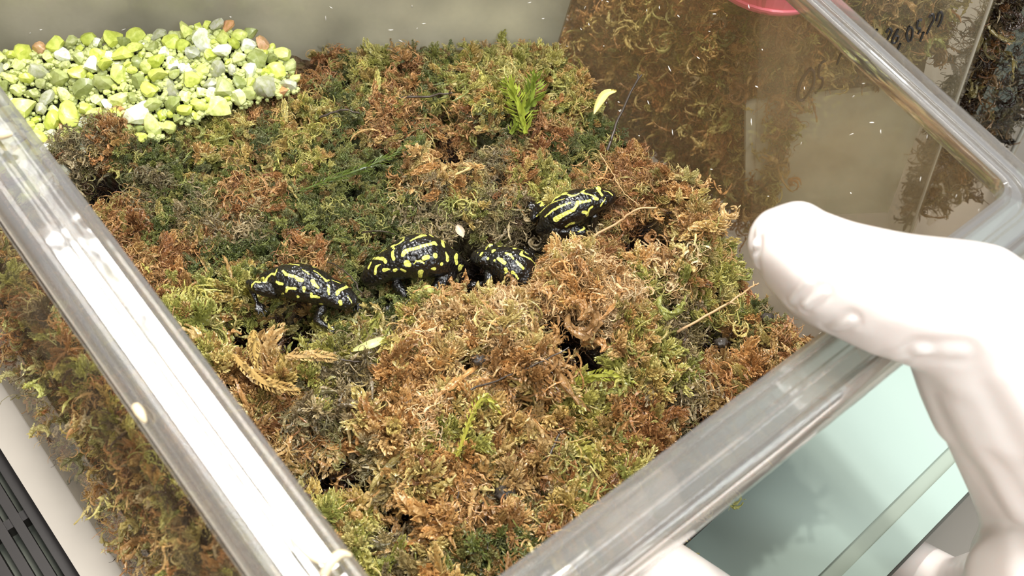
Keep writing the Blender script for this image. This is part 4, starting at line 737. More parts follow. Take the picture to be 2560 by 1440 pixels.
# ------------------------------------------------------------------ gravel heap: every pebble a thing of its own
def pebble_mesh(k):
    rg = np.random.default_rng(50+k); v, f = ico_unit(2); v = v.copy()
    for _ in range(10):                              # flatten with a few random chops
        n = rg.normal(0, 1, 3); n /= np.linalg.norm(n); d = rg.uniform(.48, .8); t = v@n-d
        v -= np.outer(np.where(t > 0, t*.95, 0), n)
    v *= rg.uniform(.75, 1.2, 3)
    me = mesh_data('pebble', v, f, None, True)
    try: me.set_sharp_from_angle(angle=math.radians(28))
    except Exception: pass
    return me
def gravel_material():
    m = bpy.data.materials.new('pebble'); m.use_nodes = True; nt = m.node_tree; N = nt.nodes.new; L = nt.links.new; b = nt.nodes['Principled BSDF']
    oi = N('ShaderNodeObjectInfo'); tc = N('ShaderNodeTexCoord'); nz = N('ShaderNodeTexNoise'); nz.inputs['Scale'].default_value = 2.2; nz.inputs['Detail'].default_value = 6
    L(tc.outputs['Object'], nz.inputs['Vector'])
    nz.inputs['Scale'].default_value = 260
    rp = N('ShaderNodeValToRGB'); rp.color_ramp.elements[0].position = .35; rp.color_ramp.elements[0].color = (.74, .78, .50, 1); rp.color_ramp.elements[1].position = .58; rp.color_ramp.elements[1].color = (1, 1, 1, 1)
    L(nz.outputs['Fac'], rp.inputs[0]); mx = N('ShaderNodeMix'); mx.data_type = 'RGBA'; mx.blend_type = 'MULTIPLY'; mx.inputs['Factor'].default_value = 1
    L(oi.outputs['Color'], mx.inputs['A']); L(rp.outputs[0], mx.inputs['B']); L(mx.outputs['Result'], b.inputs['Base Color'])
    b.inputs['Roughness'].default_value = .4; b.inputs['Coat Weight'].default_value = .25; b.inputs['Subsurface Weight'].default_value = .0
    return m
PEBM = gravel_material(); PEB = [pebble_mesh(k) for k in range(12)]
for p in PEB: p.materials.append(PEBM)
KCOL = {'white': [(252, 253, 240), (248, 250, 226)], 'pale yellow-green': [(230, 236, 156), (222, 228, 138), (236, 240, 176)], 'lime green': [(204, 212, 100), (190, 200, 86), (212, 218, 114)],
        'olive green': [(168, 174, 112), (150, 158, 98), (180, 184, 130)], 'grey': [(176, 176, 154), (192, 190, 172), (154, 156, 136)], 'orange-brown': [(212, 166, 126), (196, 146, 106)]}
KW_ = [('white', .11), ('pale yellow-green', .31), ('lime green', .26), ('olive green', .17), ('grey', .12), ('orange-brown', .03)]
rp_ = np.random.default_rng(21); pts = []; tries = 0
sizes = sorted([float(np.clip(rp_.lognormal(-1.84, .38), .09, .36)) for _ in range(430)], reverse=True)
for r in sizes:
    for _ in range(400):
        x, y = rp_.uniform(-14.1, -6.0), rp_.uniform(15.2, 20.9)
        if not (in_poly(x, y, GRAVEL_POLY) or in_poly(x-.1, y+.32, GRAVEL_POLY)): continue
        if not inside((x, y), 0, r+.15): continue
        if all((x-a)**2+((y-b)*1.0)**2 > ((r+q)*.74)**2 for a, b, q, _z in pts):
            pts.append((x, y, r, 0)); break
pts = pts[:300]
def where(x, y):
    if gravel_z(x, y) > 1.3: return 'at the top of the gravel heap'
    if x < -12.2: return 'at the left end of the gravel heap'
    if gravel_z(x, y) < .35: return 'at the foot of the gravel heap'
    if x > -8.6: return 'on the right flank of the gravel heap'
    return 'in the middle of the gravel heap'
ORD = ['%s from left' % w for w in ('', 'second', 'third', 'fourth', 'fifth', 'sixth', 'seventh', 'eighth')]; ORD[0] = 'leftmost'
ORR = ['%s from right' % w for w in ('', 'second', 'third', 'fourth', 'fifth', 'sixth', 'seventh', 'eighth')]; ORR[0] = 'rightmost'
rows = {}
for n_, (x, y, r, _) in enumerate(pts):
    u = rp_.random(); c = 0
    for nm, w in KW_:
        c += w
        if u <= c: break
    col = KCOL[nm][rp_.integers(len(KCOL[nm]))]; col = np.array(lin(col))*rp_.uniform(.88, 1.1)
    sz = 'large' if r > .21 else ('medium-sized' if r > .145 else 'small')
    o = bpy.data.objects.new('pebble', PEB[n_ % 12]); scn.collection.objects.link(o)
    o.location = Vector((x, y, gravel_z(x, y)+rp_.uniform(-.04, .10)-.06))*S; s_ = r*rp_.uniform(.9, 1.15, 3)*np.array([1.15, 1.05, .9])
    o.scale = tuple(s_); o.rotation_euler = tuple(rp_.uniform(-.6, .6, 2))+(rp_.uniform(0, 6.28),)
    o.color = (*np.clip(col, 0, 1), 1); o['category'] = 'pebble'
    rows.setdefault((sz, nm, where(x, y)), []).append((x, o))
for (sz, nm, wh), L_ in rows.items():
    L_.sort(key=lambda q: q[0])
    for k, (x, o) in enumerate(L_):
        o['group'] = '%s %s pebbles %s' % (sz, nm, wh)
        if len(L_) == 1: o['label'] = 'only %s %s pebble %s' % (sz, nm, wh)
        elif k < 8 and k < len(L_)/2: o['label'] = '%s %s pebble, %s %s' % (sz, nm, ORD[k], wh)
        elif len(L_)-1-k < 8: o['label'] = '%s %s pebble, %s %s' % (sz, nm, ORR[len(L_)-1-k], wh)
        else: o['label'] = '%s %s pebble %s' % (sz, nm, wh)
# fine grit between them, one body of stuff
vv = []; ff = []
v8, f8 = ico_unit(1)
for _ in range(9000):
    x, y = rp_.uniform(-15.5, -6.0), rp_.uniform(14.5, 20.8)
    if not (in_poly(x, y, GRAVEL_POLY) or in_poly(x-.1, y+.4, GRAVEL_POLY)) or not inside((x, y), 0, .2): continue
    k = len(vv); r = rp_.uniform(.05, .11)
    vv += (v8*r*rp_.uniform(.7, 1.2, 3)+np.array([x, y, gravel_z(x, y)-rp_.uniform(.02, .2)])).tolist(); ff += [tuple(i+k for i in q) for q in f8]
GRM = pmat('grit', lin((188, 194, 126)), .5, noise_scale=260, noise_amt=.6)
obj('grit', mesh_data('grit', vv, ff, GRM), label='fine yellow-green grit between the pebbles of the heap', cat='grit', kind='stuff')

# ------------------------------------------------------------------ gloved hands
def glove_mat():
    m = pmat('glove', lin((232, 222, 215)), .42, sss=.25, bump=.35, bump_scale=70, coat=.15, bump_dist=.0012)
    b = m.node_tree.nodes['Principled BSDF']; b.inputs['Subsurface Radius'].default_value = (1, .45, .38); b.inputs['Subsurface Scale'].default_value = .006
    return m
MAT['glove'] = glove_mat()
def chain(acc, P, R, n=9):
    P = [np.array(p, float) for p in P]
    for i in range(len(P)-1):
        for k in range(n):
            t = k/n; p = P[i]*(1-t)+P[i+1]*t; ell(acc, p, (R[i]*(1-t)+R[i+1]*t,)*3, ICO2)
    ell(acc, P[-1], (R[-1],)*3, ICO2)
acc = ([], [])
thumb = [(4.38, 11.15, 7.95), (4.66, 10.93, 7.97), (5.08, 10.58, 8.02), (6.04, 10.14, 8.26), (7.20, 10.05, 8.25), (8.55, 9.75, 7.0)]
chain(acc, thumb, [.66, .80, .93, 1.04, 1.16, 1.65])
ell(acc, (4.55, 11.42, 8.15), (.52, .42, .38), ICO2)                                    # broad nail end under the glove
palm = [(8.65, 9.75, 7.0), (10.3, 9.3, 4.9), (11.8, 9.0, 2.2)]
chain(acc, palm, [1.65, 1.75, 1.55])
ell(acc, (11.1, 7.6, 4.0), (2.2, 2.4, 3.0), ICO2)
for k, (bx, by, bz) in enumerate([(12.2, 9.4, 1.6), (12.6, 8.5, 1.7), (12.9, 7.3, 2.0), (13.7, 6.4, 2.4)]):
    ln = (1., 1.08, 1., .82)[k]; rr = (.82, .84, .8, .7)[k]; sx, sy = .72*k, -.72*k
    if k == 0: F_ = [(bx, by, bz), (12.9, 10.2, -1.8), (12.8, 10.9, -5.4), (11.2, 12.1, -6.1), (9.9, 13.2, -5.8)]
    else: F_ = [(bx, by, bz), (12.9+sx, 10.2+sy, -2.0), (13.1+sx, 11.0+sy, -5.4), (11.4+sx, 12.2+sy, -6.1), (9.9+sx*.9, 13.3+sy*.9, -5.8)]
    chain(acc, F_, [1.05, rr, rr*.95, rr*.85, rr*.68])
chain(acc, [(10.6, 7.2, 4.0), (11.5, 4.5, 4.5), (12.6, 1.0, 5.2), (14, -3, 6)], [2.0, 1.9, 2.1, 2.6])
me = remeshed('glove', acc, .06, smooth=24, fac=.8); me.materials.clear(); me.materials.append(MAT['glove'])
n = len(me.vertices); co = np.zeros(n*3); me.vertices.foreach_get('co', co); co = co.reshape(-1, 3)/S; nr = np.zeros(n*3); me.vertices.foreach_get('normal', nr); nr = nr.reshape(-1, 3)
# wrinkles of the loose glove: short folds across the thumb's underside, longer ones running down the palm
W_ = [((3.85, 11.19, 8.26), (3.82, 10.92, 8.07), .06, .06), ((3.82, 10.92, 8.07), (3.94, 10.75, 7.71), .06, .06),
      ((4.45, 10.0, 7.85), (4.56, 10.03, 8.48), .05, .05), ((4.61, 9.82, 8.05), (4.79, 9.85, 8.49), .05, .05), ((5.05, 9.56, 7.85), (5.24, 9.48, 8.37), .06, .05),
      ((6.05, 9.15, 7.9), (6.28, 9.09, 8.34), .10, .05), ((6.28, 9.09, 8.34), (6.79, 9.05, 8.55), .10, .05), ((7.2, 8.9, 7.3), (9.0, 8.0, 5.4), .16, .05), ((7.6, 8.9, 8.3), (9.3, 7.7, 6.6), .18, .05),
      ((4.22, 11.45, 8.44), (4.75, 10.96, 8.78), .12, .03)]
disp = np.zeros(n)
for a, b, w, hgt in W_:
    a = np.array(a); b = np.array(b); t = np.clip(((co-a)@(b-a))/((b-a)@(b-a)), 0, 1); d = np.linalg.norm(co-(a+t[:, None]*(b-a)), axis=1); disp += (.42 if w < .07 else .26)*hgt*np.exp(-(d/w)**2)-.6*hgt*np.exp(-((d-w*2)/w)**2)
co += nr*disp[:, None]
me.vertices.foreach_set('co', (co*S).ravel()); me.update()
hand = obj('gloved_hand', me, label='hand in a white latex glove, thumb pressed over the tub\'s right rim', cat='hand')
# second hand: finger tucked beneath the near rim
acc = ([], [])
chain(acc, [(3.9, 8.05, .3), (5.0, 7.45, .1), (6.2, 6.7, -.4), (7.2, 5.4, -.6)], [.80, .90, .95, 1.05])
for k in range(1, 4): chain(acc, [(4.0+.5*k, 7.6-.9*k, -1.8-.3*k), (5.3+.3*k, 7.1-.95*k, -1.3), (6.4+.2*k, 6.2-.9*k, -.9), (7.3, 5.0-.6*k, -.7)], [.62, .72, .78, .9])
chain(acc, [(7.2, 5.0, -.6), (7.8, 3.2, -.8), (8.6, -1.5, -1.2), (9.2, -5, -1.5)], [1.5, 1.9, 1.7, 2.2])
chain(acc, [(7.0, 3.4, .3), (5.9, 3.9, 1.0), (4.9, 4.4, 1.2)], [.95, .85, .65])
me = remeshed('glove', acc, .11, smooth=12, fac=.7); me.materials.clear(); me.materials.append(MAT['glove'])
obj('gloved_hand', me, label='shadowed gloved fingertip showing beneath the tub\'s near rim', cat='hand')

def smooth_path(P, n=6):
    P = [Vector(p) for p in P]; out = []
    for i in range(len(P)-1):
        p0 = P[max(i-1, 0)]; p1 = P[i]; p2 = P[i+1]; p3 = P[min(i+2, len(P)-1)]
        for k in range(n):
            t = k/n; out.append(.5*((2*p1)+(-p0+p2)*t+(2*p0-5*p1+4*p2-p3)*t*t+(-p0+3*p1-3*p2+p3)*t**3))
    out.append(P[-1]); return np.array([p[:] for p in out])
# ------------------------------------------------------------------ neighbouring containers
T2 = empty('storage_tub', (9, 22, -4.2), 'clear neighbouring tub with a handwritten date behind the right rim', 'tub')
K0b, K1b, K2b = np.array([.3, 25.2, -4.2]), np.array([7.1, 20.5, -4.2]), np.array([12.04, 21.55, -4.2])
K0t, K1t, K2t = np.array([-1.6, 25.6, 7.]), np.array([4.40, 20.20, 7.]), np.array([10.10, 21.40, 7.])
K3b, K3t = np.array([12.5, 30., -4.2]), np.array([11.0, 31., 7.])
K4b, K4t = np.array([3.0, 33., -4.2]), np.array([2.0, 34., 7.])
def quadpart(name, a, b, c, d, mat, parent, th=.12, label=None):
    n = np.cross(b-a, d-a); n = n/np.linalg.norm(n)*th; vs = [a, b, c, d, a+n, b+n, c+n, d+n]
    return part(name, vs, [(0, 1, 2, 3), (7, 6, 5, 4), (0, 4, 5, 1), (1, 5, 6, 2), (2, 6, 7, 3), (3, 7, 4, 0)], mat, parent, label=label)
MAT['film'] = clear_sheet('film', (.97, .96, .93), .20, lin((170, 158, 130)), mottled=.06, gloss=.7, scale=50)
MAT['clear2'] = clear_sheet('clear2', (.98, .97, .95), .04, lin((180, 170, 150)), gloss=.8)
quadpart('side_panel', K0b, K1b, K1t, K0t, MAT['clear2'], T2)
quadpart('side_panel', K1b, K2b, K2t, K1t, MAT['film'], T2, label='hazy front panel carrying the handwriting')
quadpart('side_panel', K2b, K3b, K3t, K2t, MAT['clear2'], T2)
MAT['edge'] = pmat('clear_edge', lin((205, 200, 190)), .15, coat=.6)
def edge_tube(name, P, r, mat, parent, label=None, sides=8):
    mb = MB_(); tube(mb, np.array(P, float), r, r, sides); return part(name, mb.v, mb.f, mat, parent, smooth=True, label=label)
edge_tube('corner_edge', [K2b+(K2t-K2b)*t for t in (0, .5, 1.)], .045, MAT['edge'], T2)
edge_tube('corner_edge', [K1b+(K1t-K1b)*t for t in (0, .5, 1.)], .03, MAT['clear2'], T2)
MAT['ink'] = pmat('ink', lin((52, 48, 46)), .6)
WR = [[(6.57, 20.57, 3.28), (6.47, 20.54, 2.87), (6.52, 20.54, 2.38), (6.64, 20.56, 2.16), (6.76, 20.59, 2.27), (6.81, 20.61, 2.73), (6.70, 20.59, 3.14), (6.57, 20.57, 3.28)], [(6.88, 20.64, 3.54), (6.78, 20.62, 3.41), (6.87, 20.63, 3.00), (6.99, 20.65, 2.93), (7.06, 20.66, 2.65), (6.97, 20.63, 2.41)], [(7.19, 20.71, 3.77), (7.21, 20.71, 3.40)], [(7.82, 20.86, 4.54), (7.82, 20.86, 4.26)], [(8.08, 20.92, 4.44), (8.11, 20.93, 4.56), (8.21, 20.94, 4.46), (8.20, 20.94, 4.15), (8.22, 20.93, 3.95)], [(8.34, 20.97, 4.53), (8.33, 20.97, 4.24), (8.36, 20.97, 4.10), (8.45, 20.99, 4.13), (8.43, 20.99, 4.31), (8.33, 20.97, 4.31)], [(8.58, 21.01, 4.07), (8.59, 21.01, 3.81)], [(8.59, 21.03, 4.62), (8.62, 21.03, 4.37), (8.75, 21.05, 4.15), (8.79, 21.06, 4.24), (8.70, 21.05, 4.53), (8.59, 21.03, 4.62)], [(8.82, 21.08, 4.83), (8.74, 21.07, 4.78), (8.80, 21.07, 4.58), (8.90, 21.09, 4.53), (8.90, 21.09, 4.38)], [(9.02, 21.12, 4.43), (9.05, 21.12, 4.15)], [(8.97, 21.12, 4.90), (9.01, 21.13, 5.00), (9.11, 21.14, 4.85), (9.11, 21.14, 4.62), (9.12, 21.14, 4.38)], [(9.19, 21.16, 4.80), (9.15, 21.16, 5.05), (9.25, 21.18, 5.00), (9.31, 21.19, 4.80), (9.31, 21.18, 4.60)]]
mb = MB_()
nP = np.cross(K2b-K1b, K1t-K1b); nP /= np.linalg.norm(nP); nP = nP if nP[1] < 0 else -nP
for st in WR:
    P = np.array(st, float)
    P = P-np.outer((P-K1b)@nP, nP)+nP*.16                       # lay the strokes on the panel
    P = smooth_path(P, 4); tube(mb, P, .046 if st is WR[0] else .036, .04 if st is WR[0] else .03, 5)
part('handwriting', mb.v, mb.f, MAT['ink'], T2, label='handwritten ink date 05/ and 26,05,22')
# moss inside the neighbouring tub
e_ = []
re_ = np.random.default_rng(5)
for _ in range(5200):
    s, t = re_.random(), re_.random()
    a = K0b*(1-s)+K1b*s; b = K0t*(1-s)+K1t*s; p = a*(1-t)+b*t
    inn = np.array([.55, .80, 0]); lump = .5*noise.noise(Vector((s*7, t*7, 2)))+.5
    p = p+inn*(.45+lump*.7+2.6*t)
    if math.hypot(p[0]-5.1, p[1]-21.8) < 3.2 and p[2] > 3.2: continue
    kd = re_.choice(list('RTRBYTT')); e_.append(sprig_at(p[0], p[1], p[2], kd, re_, tilt=tuple(re_.uniform(0, 6.28, 3)), smul=1.05))
    e_[-1] = e_[-1][:5]+(tuple(min(1, c*1.5) for c in e_[-1][5]),)+e_[-1][6:]  # moss colour lightened to offset the dim light behind the panels
for _ in range(11000):
    s, t = re_.random(), re_.random()
    p = K1b*(1-s)+K2b*s; b = K1t*(1-s)+K2t*s; p = p*(1-t)+b*t
    lim = .44+.10*s+.12*noise.noise(Vector((s*6, 0, 3)))
    if t < lim: continue
    inn = np.array([-.2, .98, 0]); p = p+inn*(.7+re_.random()*.9+1.6*t)
    if math.hypot(p[0]-5.1, p[1]-21.8) < 2.6 and p[2] > 3.2: continue
    kd = re_.choice(list('RTBYTY')); e_.append(sprig_at(p[0], p[1], p[2], kd, re_, tilt=tuple(re_.uniform(0, 6.28, 3)), smul=1.15))
shoot('neighbouring_moss', e_, 'brown moss inside the neighbouring tub, seen through its panel')
MAT['moss_core'] = pmat('moss_core', lin((124, 96, 62)), .8, noise_scale=120, noise_amt=.5, bump=1, bump_scale=300)
inn = np.array([.55, .80, 0])*1.25
quadpart('packed_fill', K0b+inn, K1b+inn+np.array([-.3, .3, 0]), K1t+inn*3.6+np.array([-1.8, 1.6, 0]), K0t+inn*3.4, MAT['moss_core'], T2, th=.3, label='dark brown packed moss')
MAT['backdrop'] = pmat('backdrop', lin((228, 228, 210)), .7, noise_scale=60, noise_amt=.22, bump=.5, bump_scale=150)
i2 = np.array([-.2, .98, 0])
quadpart('backdrop', K1b+i2*1.2, K2b+i2*1.2+np.array([-.35, 0, 0]), K2b*.52+K2t*.48+i2*1.5, K1b*.58+K1t*.42+i2*1.5, MAT['backdrop'], T2, th=.2, label='added blotchy grey-green liner')  # added slab standing for the mint board seen dimly through the panels
quadpart('packed_fill', K1b*.8+K1t*.2+i2*1.9, K2b*.8+K2t*.2+i2*1.9, K2t+i2*3.6, K1t+i2*3.6, MAT['moss_core'], T2, th=.3)

# dark container at the upper right
T3 = empty('storage_tub', (15, 27, -4.2), 'clear tub of very dark brown moss in the top right corner', 'tub')
a3, b3 = np.array([12.7, 22.3, -4.2]), np.array([15.5, 25.0, -4.2]); c3 = np.array([18.6, 32.5, -4.2])
up = np.array([-1.0, .3, 9.5])
quadpart('side_panel', a3, b3, b3+up, a3+up, MAT['clear2'], T3); quadpart('side_panel', b3, c3, c3+up, b3+up, MAT['clear2'], T3)
MAT['dark_core'] = pmat('dark_core', lin((52, 32, 18)), .6, noise_scale=100, noise_amt=.6, bump=1, bump_scale=250)
i3 = np.array([-.9, .35, 0])
quadpart('packed_fill', a3+i3*.2+[0, .8, 0], b3+i3*.9, b3+up+i3*.9, a3+up+i3*.2+[0, .8, 0], MAT['dark_core'], T3, th=.3, label='dark brown packed moss')
quadpart('packed_fill', b3+i3*.9, c3+i3*.9, c3+up+i3*.9, b3+up+i3*.9, MAT['dark_core'], T3, th=.3, label='dark brown packed moss')
edge_tube('corner_edge', [b3+up*t for t in (0, .3, .6, 1)], .07, MAT['edge'], T3)
e_ = []
for _ in range(900):
    s, t = re_.random(), re_.random(); A, B = (a3, b3); p = A*(1-s)+B*s+up*t+i3*(.45+.3*re_.random())
    sp = list(sprig_at(p[0], p[1], p[2], re_.choice(list('KRKB')), re_, tilt=tuple(re_.uniform(0, 6.28, 3)), smul=1.5)); sp[5] = tuple(c*.5 for c in sp[5]); e_.append(tuple(sp))
shoot('dark_moss', e_, 'very dark brown moss inside the top right container')

# pink cap standing on the neighbouring tub
def lathe(prof, n=40):
    vs = []; fs = []
    for r, z in prof: vs += [(r*math.cos(2*math.pi*k/n), r*math.sin(2*math.pi*k/n), z) for k in range(n)]
    for i in range(len(prof)-1):
        for k in range(n): fs.append((i*n+k, i*n+(k+1) % n, (i+1)*n+(k+1) % n, (i+1)*n+k))
    fs.append(tuple(range(n))[::-1]); fs.append(tuple(range((len(prof)-1)*n, len(prof)*n)))
    return np.array(vs), fs
MAT['pink'] = pmat('pink_plastic', lin((255, 120, 146)), .35, coat=.3)
v, f = lathe([(1.30, 0), (1.40, .05), (1.45, .2), (1.45, .75), (1.40, .85), (1.28, .9), (1.2, .82), (.4, .80)])
pk = empty('round_cap', (5.1, 21.8, 4.9), 'bright pink round plastic cap at the top, seen through the right rim', 'cap')
v2 = v*np.array([1.15, 1.15, .85])+np.array([5.1, 21.8, 4.9]); part('cap_body', v2, f, MAT['pink'], pk, smooth=False)
v, f = lathe([(1.68, .16), (1.72, .19), (1.72, .25), (1.68, .28)])
part('cap_ring', v+np.array([5.1, 21.8, 4.9]), f, MAT['pink'], pk)

# ------------------------------------------------------------------ twigs, stems, loose leaves, pellets, flecks
MAT['twig_dark'] = pmat('twig_dark', lin((58, 46, 34)), .5, noise_scale=400, noise_amt=.4, coat=.3)
MAT['twig_tan'] = pmat('twig_tan', lin((196, 160, 116)), .5, noise_scale=400, noise_amt=.2)
MAT['stem_green'] = pmat('stem_green', lin((86, 98, 42)), .4, noise_scale=400, noise_amt=.3, coat=.4)
def twig(P, r, mat, label, lift=.1, knots=3, seed=0):
    rr_ = np.random.default_rng(seed+90); P = smooth_path(P)+np.array([0, 0, lift]); base = P[0]
    P = P+rr_.normal(0, .012, P.shape)
    mb = MB_(); n = len(P)
    tube(mb, P, r, r*.55, 6)
    for k in range(knots):
        i = int(rr_.integers(1, n-1)); d = P[i+1 if i+1 < n else i]-P[i-1]; u, w = rot_frame(d); a = rr_.uniform(0, 6.28); e = P[i]+(u*math.cos(a)+w*math.sin(a))*rr_.uniform(.06, .14)+d*.3
        tube(mb, np.array([P[i], (P[i]+e)/2, e]), r*.6, r*.3, 5)
    me = mesh_data('twig', np.array(mb.v)-base, mb.f, mat, True)
    return obj('twig', me, label=label, cat='twig', loc=base)
TW = [([(-3.71, 19.61, .9), (-2.97, 19.62, 1.1), (-2.25, 19.71, 1.3)], .04, 'twig_dark', 'dark twig lying across the far edge of the moss'),
 ([(-5.59, 18.85, .6), (-4.98, 19.03, .8), (-4.55, 18.97, .8)], .035, 'twig_dark', 'short arched dark twig near the gravel side of the far moss'),
 ([(1.95, 18.6, 1.2), (2.1, 19.37, 1.6), (2.48, 20.23, 2.4)], .045, 'twig_dark', 'upright brown stem leaning on the hazy panel, black at its tip'),
 ([(1.75, 15.76, 1.2), (2.27, 16.03, 1.5), (2.67, 16.22, 1.9), (3.13, 16.28, 2.)], .035, 'twig_tan', 'pale curved stem rising in front of the climbing frog'),
 ([(3.98, 13.79, .6), (4.92, 14.37, 1.), (5.42, 14.71, 1.3), (5.67, 14.81, 1.6)], .035, 'twig_tan', 'pale brown stalk pointing at the gloved thumb tip'),
 ([(-3.58, 11.85, .5), (-2.89, 11.83, .55), (-2.25, 11.86, .5)], .025, 'twig_dark', 'thin brown twig in the foreground left of the tan mound'),
 ([(-3.81, 15.41, .5), (-3.46, 15.4, .7), (-3.05, 15.54, .5)], .022, 'twig_dark', 'fine arched root touching the domed frog\'s back'),
 ([(1.78, 18.69, .9), (2.09, 17.74, 1.3), (2.37, 16.74, 1.8), (2.76, 16.35, 1.9)], .016, 'twig_tan', 'hair-thin pale root hanging beside the climbing frog\'s snout'),
 ([(-.59, 8.71, .2), (-.51, 9.32, .3), (-.43, 9.99, .3)], .022, 'twig_dark', 'dark thin stalk standing in the front moss, left of the round pellet'),
 ([(0, 9.2, .1), (.16, 8.55, .2), (.27, 8.03, .2)], .03, 'twig_dark', 'dark grey stalk at the bottom of the front moss'),
 ([(1.3, 10.21, .4), (1.5, 10.87, .5)], .04, 'twig_dark', 'stubby dark twig under the bright green loop'),
 ([(-4.51, 14.65, .2), (-3.91, 14.19, .5), (-3.49, 13.75, .4)], .022, 'twig_dark', 'thin dark root between the leftmost frog and the domed frog'),
 ([(-1.09, 15.49, .1), (-.38, 15.42, .2), (.1, 15.64, .1)], .035, 'twig_dark', 'dark stick between the domed frog and the small frog'),
 ([(-.6, 11.35, .9), (.61, 11.87, 1.3), (1.43, 12.4, 1.5)], .025, 'twig_dark', 'thin brown root over the dark hole in the tan mound')]
for i, (P, r, m, l) in enumerate(TW): twig(P, r, MAT[m], l, seed=i)
def sprig_thing(P, rad, nl, LL, WW, col, label, name='moss_shoot', spread=.5, lift=.12):
    m = pmat('shoot', lin(col), .35, coat=.5, noise_scale=300, noise_amt=.25)
    P = smooth_path(P, 5)+np.array([0, 0, lift]); mb = MB_(); branch(mb, P, rad, nl, LL, WW, np.random.default_rng(len(label)), spread); me = mesh_data(name, np.array(mb.v)-P[0], mb.f, m)
    return obj(name, me, label=label, cat='moss shoot', loc=P[0])
sprig_thing([(-5.6, 16.5, .4), (-4.86, 16.86, .6), (-4.2, 17.18, .75), (-3.49, 17.74, .8), (-2.82, 18.35, .95)], .03, 40, .16, .05, (92, 106, 44), 'long dark green shoot slanting up behind the domed frog')
sprig_thing([(1.45, 11.75, .5), (1.89, 12.1, .7), (2.45, 12.19, .9), (3.02, 12.18, .7)], .055, 20, .14, .09, (158, 158, 64), 'plump arching yellow-green shoot below the tan mound')
sprig_thing([(-5.95, 11.52, .6), (-5.11, 10.93, .7), (-4.3, 10.86, .6)], .07, 22, .13, .09, (196, 164, 102), 'thick golden shoot lying low at the left, near the rim')
sprig_thing([(-5.62, 12.1, .8), (-5.5, 11.7, .8), (-5.3, 11.2, .6)], .06, 18, .12, .08, (190, 160, 96), 'tapering golden shoot pointing up beside the dark hole')
sprig_thing([(-4.83, 11.71, .5), (-4.16, 11.81, .6), (-3.7, 11.8, .6)], .06, 18, .12, .08, (204, 172, 116), 'pale horizontal shoot ending in a ragged star')
sprig_thing([(-.68, 9.91, .4), (-.34, 11.13, .9), (.13, 11.06, .5)], .04, 22, .12, .07, (170, 166, 70), 'bent yellow-green shoot in the middle of the front moss')
sprig_thing([(-.2, 18.9, 1.), (-.5, 19.6, 1.3), (-.9, 20.1, 1.6)], .07, 18, .3, .10, (146, 156, 54), 'bright green leafy tuft at the far corner of the moss', spread=.9)
sprig_thing([(-.6, 19.0, .8), (-.2, 19.8, 1.3), (-.2, 20.4, 1.7)], .07, 18, .3, .10, (118, 132, 46), 'darker green leafy tuft beside the bright corner tuft', spread=.9)
def loose_leaf(P, W, col, label, seed=0):
    m = pmat('leaf', lin(col), .4, coat=.4, noise_scale=350, noise_amt=.12); P = smooth_path(P, 6)+np.array([0, 0, .25]); n = len(P); vs = []; fs = []
    for i in range(n):
        t = i/(n-1); d = P[min(i+1, n-1)]-P[max(i-1, 0)]; s = np.cross(d, (0, 0, 1.)); s /= np.linalg.norm(s); w = W*math.sin(math.pi*(.08+.88*t))
        vs += [P[i]+s*w+[0, 0, .05], P[i]+s*w*.5, P[i]-s*w*.5, P[i]-s*w+[0, 0, .06], P[i]+[0, 0, -.04]]
    for i in range(n-1):
        for a, b in ((0, 1), (1, 2), (2, 3), (3, 4), (4, 0)): fs.append((5*i+a, 5*i+b, 5*i+5+b, 5*i+5+a))
    return obj('leaf', mesh_data('leaf', np.array(vs)-P[0], fs, m, True), label=label, cat='leaf', loc=P[0])
loose_leaf([(-3.4, 12.2, .2), (-2.97, 12.29, .45), (-2.6, 12.65, .3)], .11, (214, 216, 142), 'pale lime leaf lying below the leftmost frog\'s hand')
loose_leaf([(-2.23, 13.81, .2), (-1.95, 14.0, .45), (-1.80, 13.6, .1)], .09, (182, 186, 102), 'folded bright green leaf in front of the domed frog')
loose_leaf([(-1.34, 15.42, .75), (-1.54, 15.75, .75)], .11, (190, 172, 146), 'small beige leaf scrap on the domed frog\'s rump')
loose_leaf([(1.5, 19.9, .9), (1.7, 20.3, 1.2), (2.0, 20.4, 1.3)], .12, (222, 204, 124), 'pale yellow leaf against the hazy panel')
MAT['pellet'] = pmat('pellet', lin((66, 60, 54)), .4, noise_scale=500, noise_amt=.5, bump=.8, bump_scale=900, coat=.3)
for x, y, z, r, l in [(-.52, 12.1, 1.15, .14, 'dark grey pellet lodged on the front of the tan mound'), (.46, 9.37, .35, .2, 'largest dark pellet, ringed, low in the front moss'), (5.1, 13.84, .55, .14, 'black pellet below the gloved thumb'), (6.27, 14.87, .35, .14, 'black pellet in the right corner by the panel')]:
    v, f = ICO3; q = v*np.array([r, r*.9, r*.75])*(1+.5*np.array([noise.noise(Vector(a)*2.2)+.4*noise.noise(Vector(a)*6) for a in v]))[:, None]; z -= .12
    pe = obj('pellet', mesh_data('pellet', q, f, MAT['pellet'], True), label=l, cat='pellet', loc=(x, y, z))
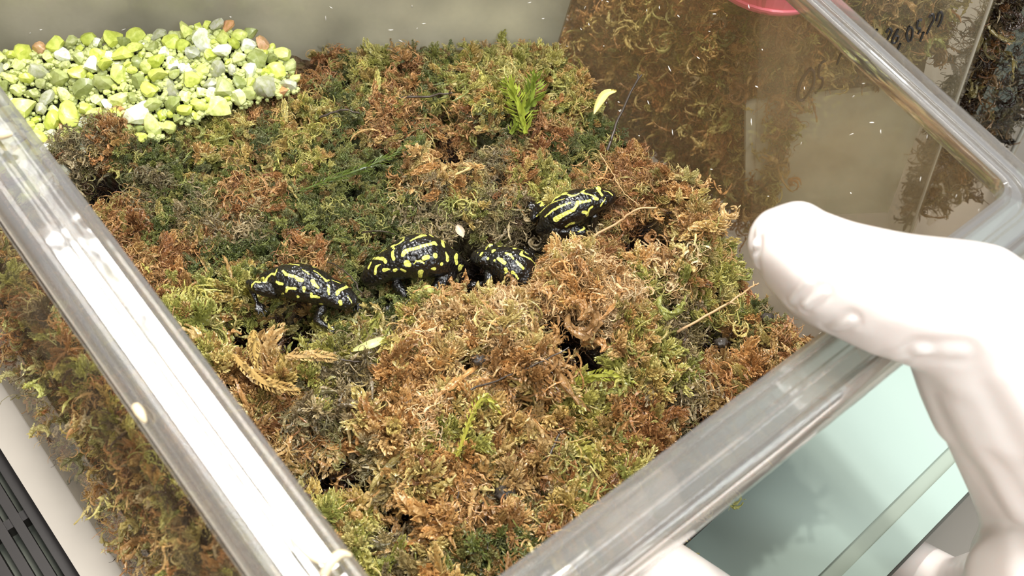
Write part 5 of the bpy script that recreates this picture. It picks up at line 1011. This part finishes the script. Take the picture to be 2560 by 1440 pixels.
# cream scraps stuck on the left rim
MAT['cream'] = pmat('cream_scrap', lin((238, 214, 172)), .5, noise_scale=300, noise_amt=.15)
def scrap(P, r, label):
    P = smooth_path(P, 5); mb = MB_(); tube(mb, P, r, r*.35, 7, 1, r*.4); return obj('plant_scrap', mesh_data('plant_scrap', np.array(mb.v)-P[0], mb.f, MAT['cream'], True), label=label, cat='scrap', loc=P[0])
o1 = scrap([(-2.60, 5.28, 7.18), (-2.3, 5.05, 7.22), (-2.02, 4.93, 7.25)], .05, 'straight cream plant scrap stuck on the left rim near the bottom')
o2 = scrap([(-2.02, 4.80, 7.22), (-1.95, 4.95, 7.32), (-1.84, 5.08, 7.34), (-1.70, 5.10, 7.28)], .07, 'hooked cream plant scrap on the left rim near the bottom')
scrap([(-5.34, 6.95, 7.14), (-5.22, 6.82, 7.2), (-5.12, 6.72, 7.14)], .07, 'small round cream scrap on the outer edge of the left rim')
scrap([(-9.3, 11.7, 7.16), (-9.15, 11.65, 7.24), (-9.0, 11.72, 7.2)], .09, 'cream scrap on the left rim beside the gravel')
# white flecks on the panels
fl = np.random.default_rng(77); vv = []; ff = []
def fleck(p, n, r):
    u, w = rot_frame(n); a = fl.uniform(0, 6.28); L_ = u*math.cos(a)+w*math.sin(a); Wd = np.cross(n, L_); k = len(vv); l = r*fl.uniform(1, 2.4)
    for sx, sy in ((1, 0), (.5, .6), (-.5, .5), (-1, 0), (-.4, -.6), (.5, -.5)): vv.append(p+L_*l*sx+Wd*r*.6*sy+n*.01)
    vv.append(p+n*.03); 
    for i in range(6): ff.append((k+i, k+(i+1) % 6, k+6))
T_, B_ = quad_at(6.95, -.17), quad_at(ZB, -.17)
for i, n_ in ((2, 70), (3, 60)):
    for _ in range(n_):
        s, t = fl.random(), .38+.6*fl.random(); j = (i+1) % 4
        a = np.array([*(T_[i]*(1-s)+T_[j]*s), 6.95]); b = np.array([*(B_[i]*(1-s)+B_[j]*s), ZB]); p = b*(1-t)+a*t
        e1 = np.array([*(T_[j]-T_[i]), 0]); n = np.cross(e1, a-b); n /= np.linalg.norm(n); n = n if n[1] < 0 else -n
        fleck(p, n, fl.uniform(.018, .045))
MAT['fleck'] = pmat('fleck', lin((236, 230, 220)), .5)
part('flecks', vv, ff, MAT['fleck'], tub, label='tiny white flecks stuck on the panels', kind='stuff')
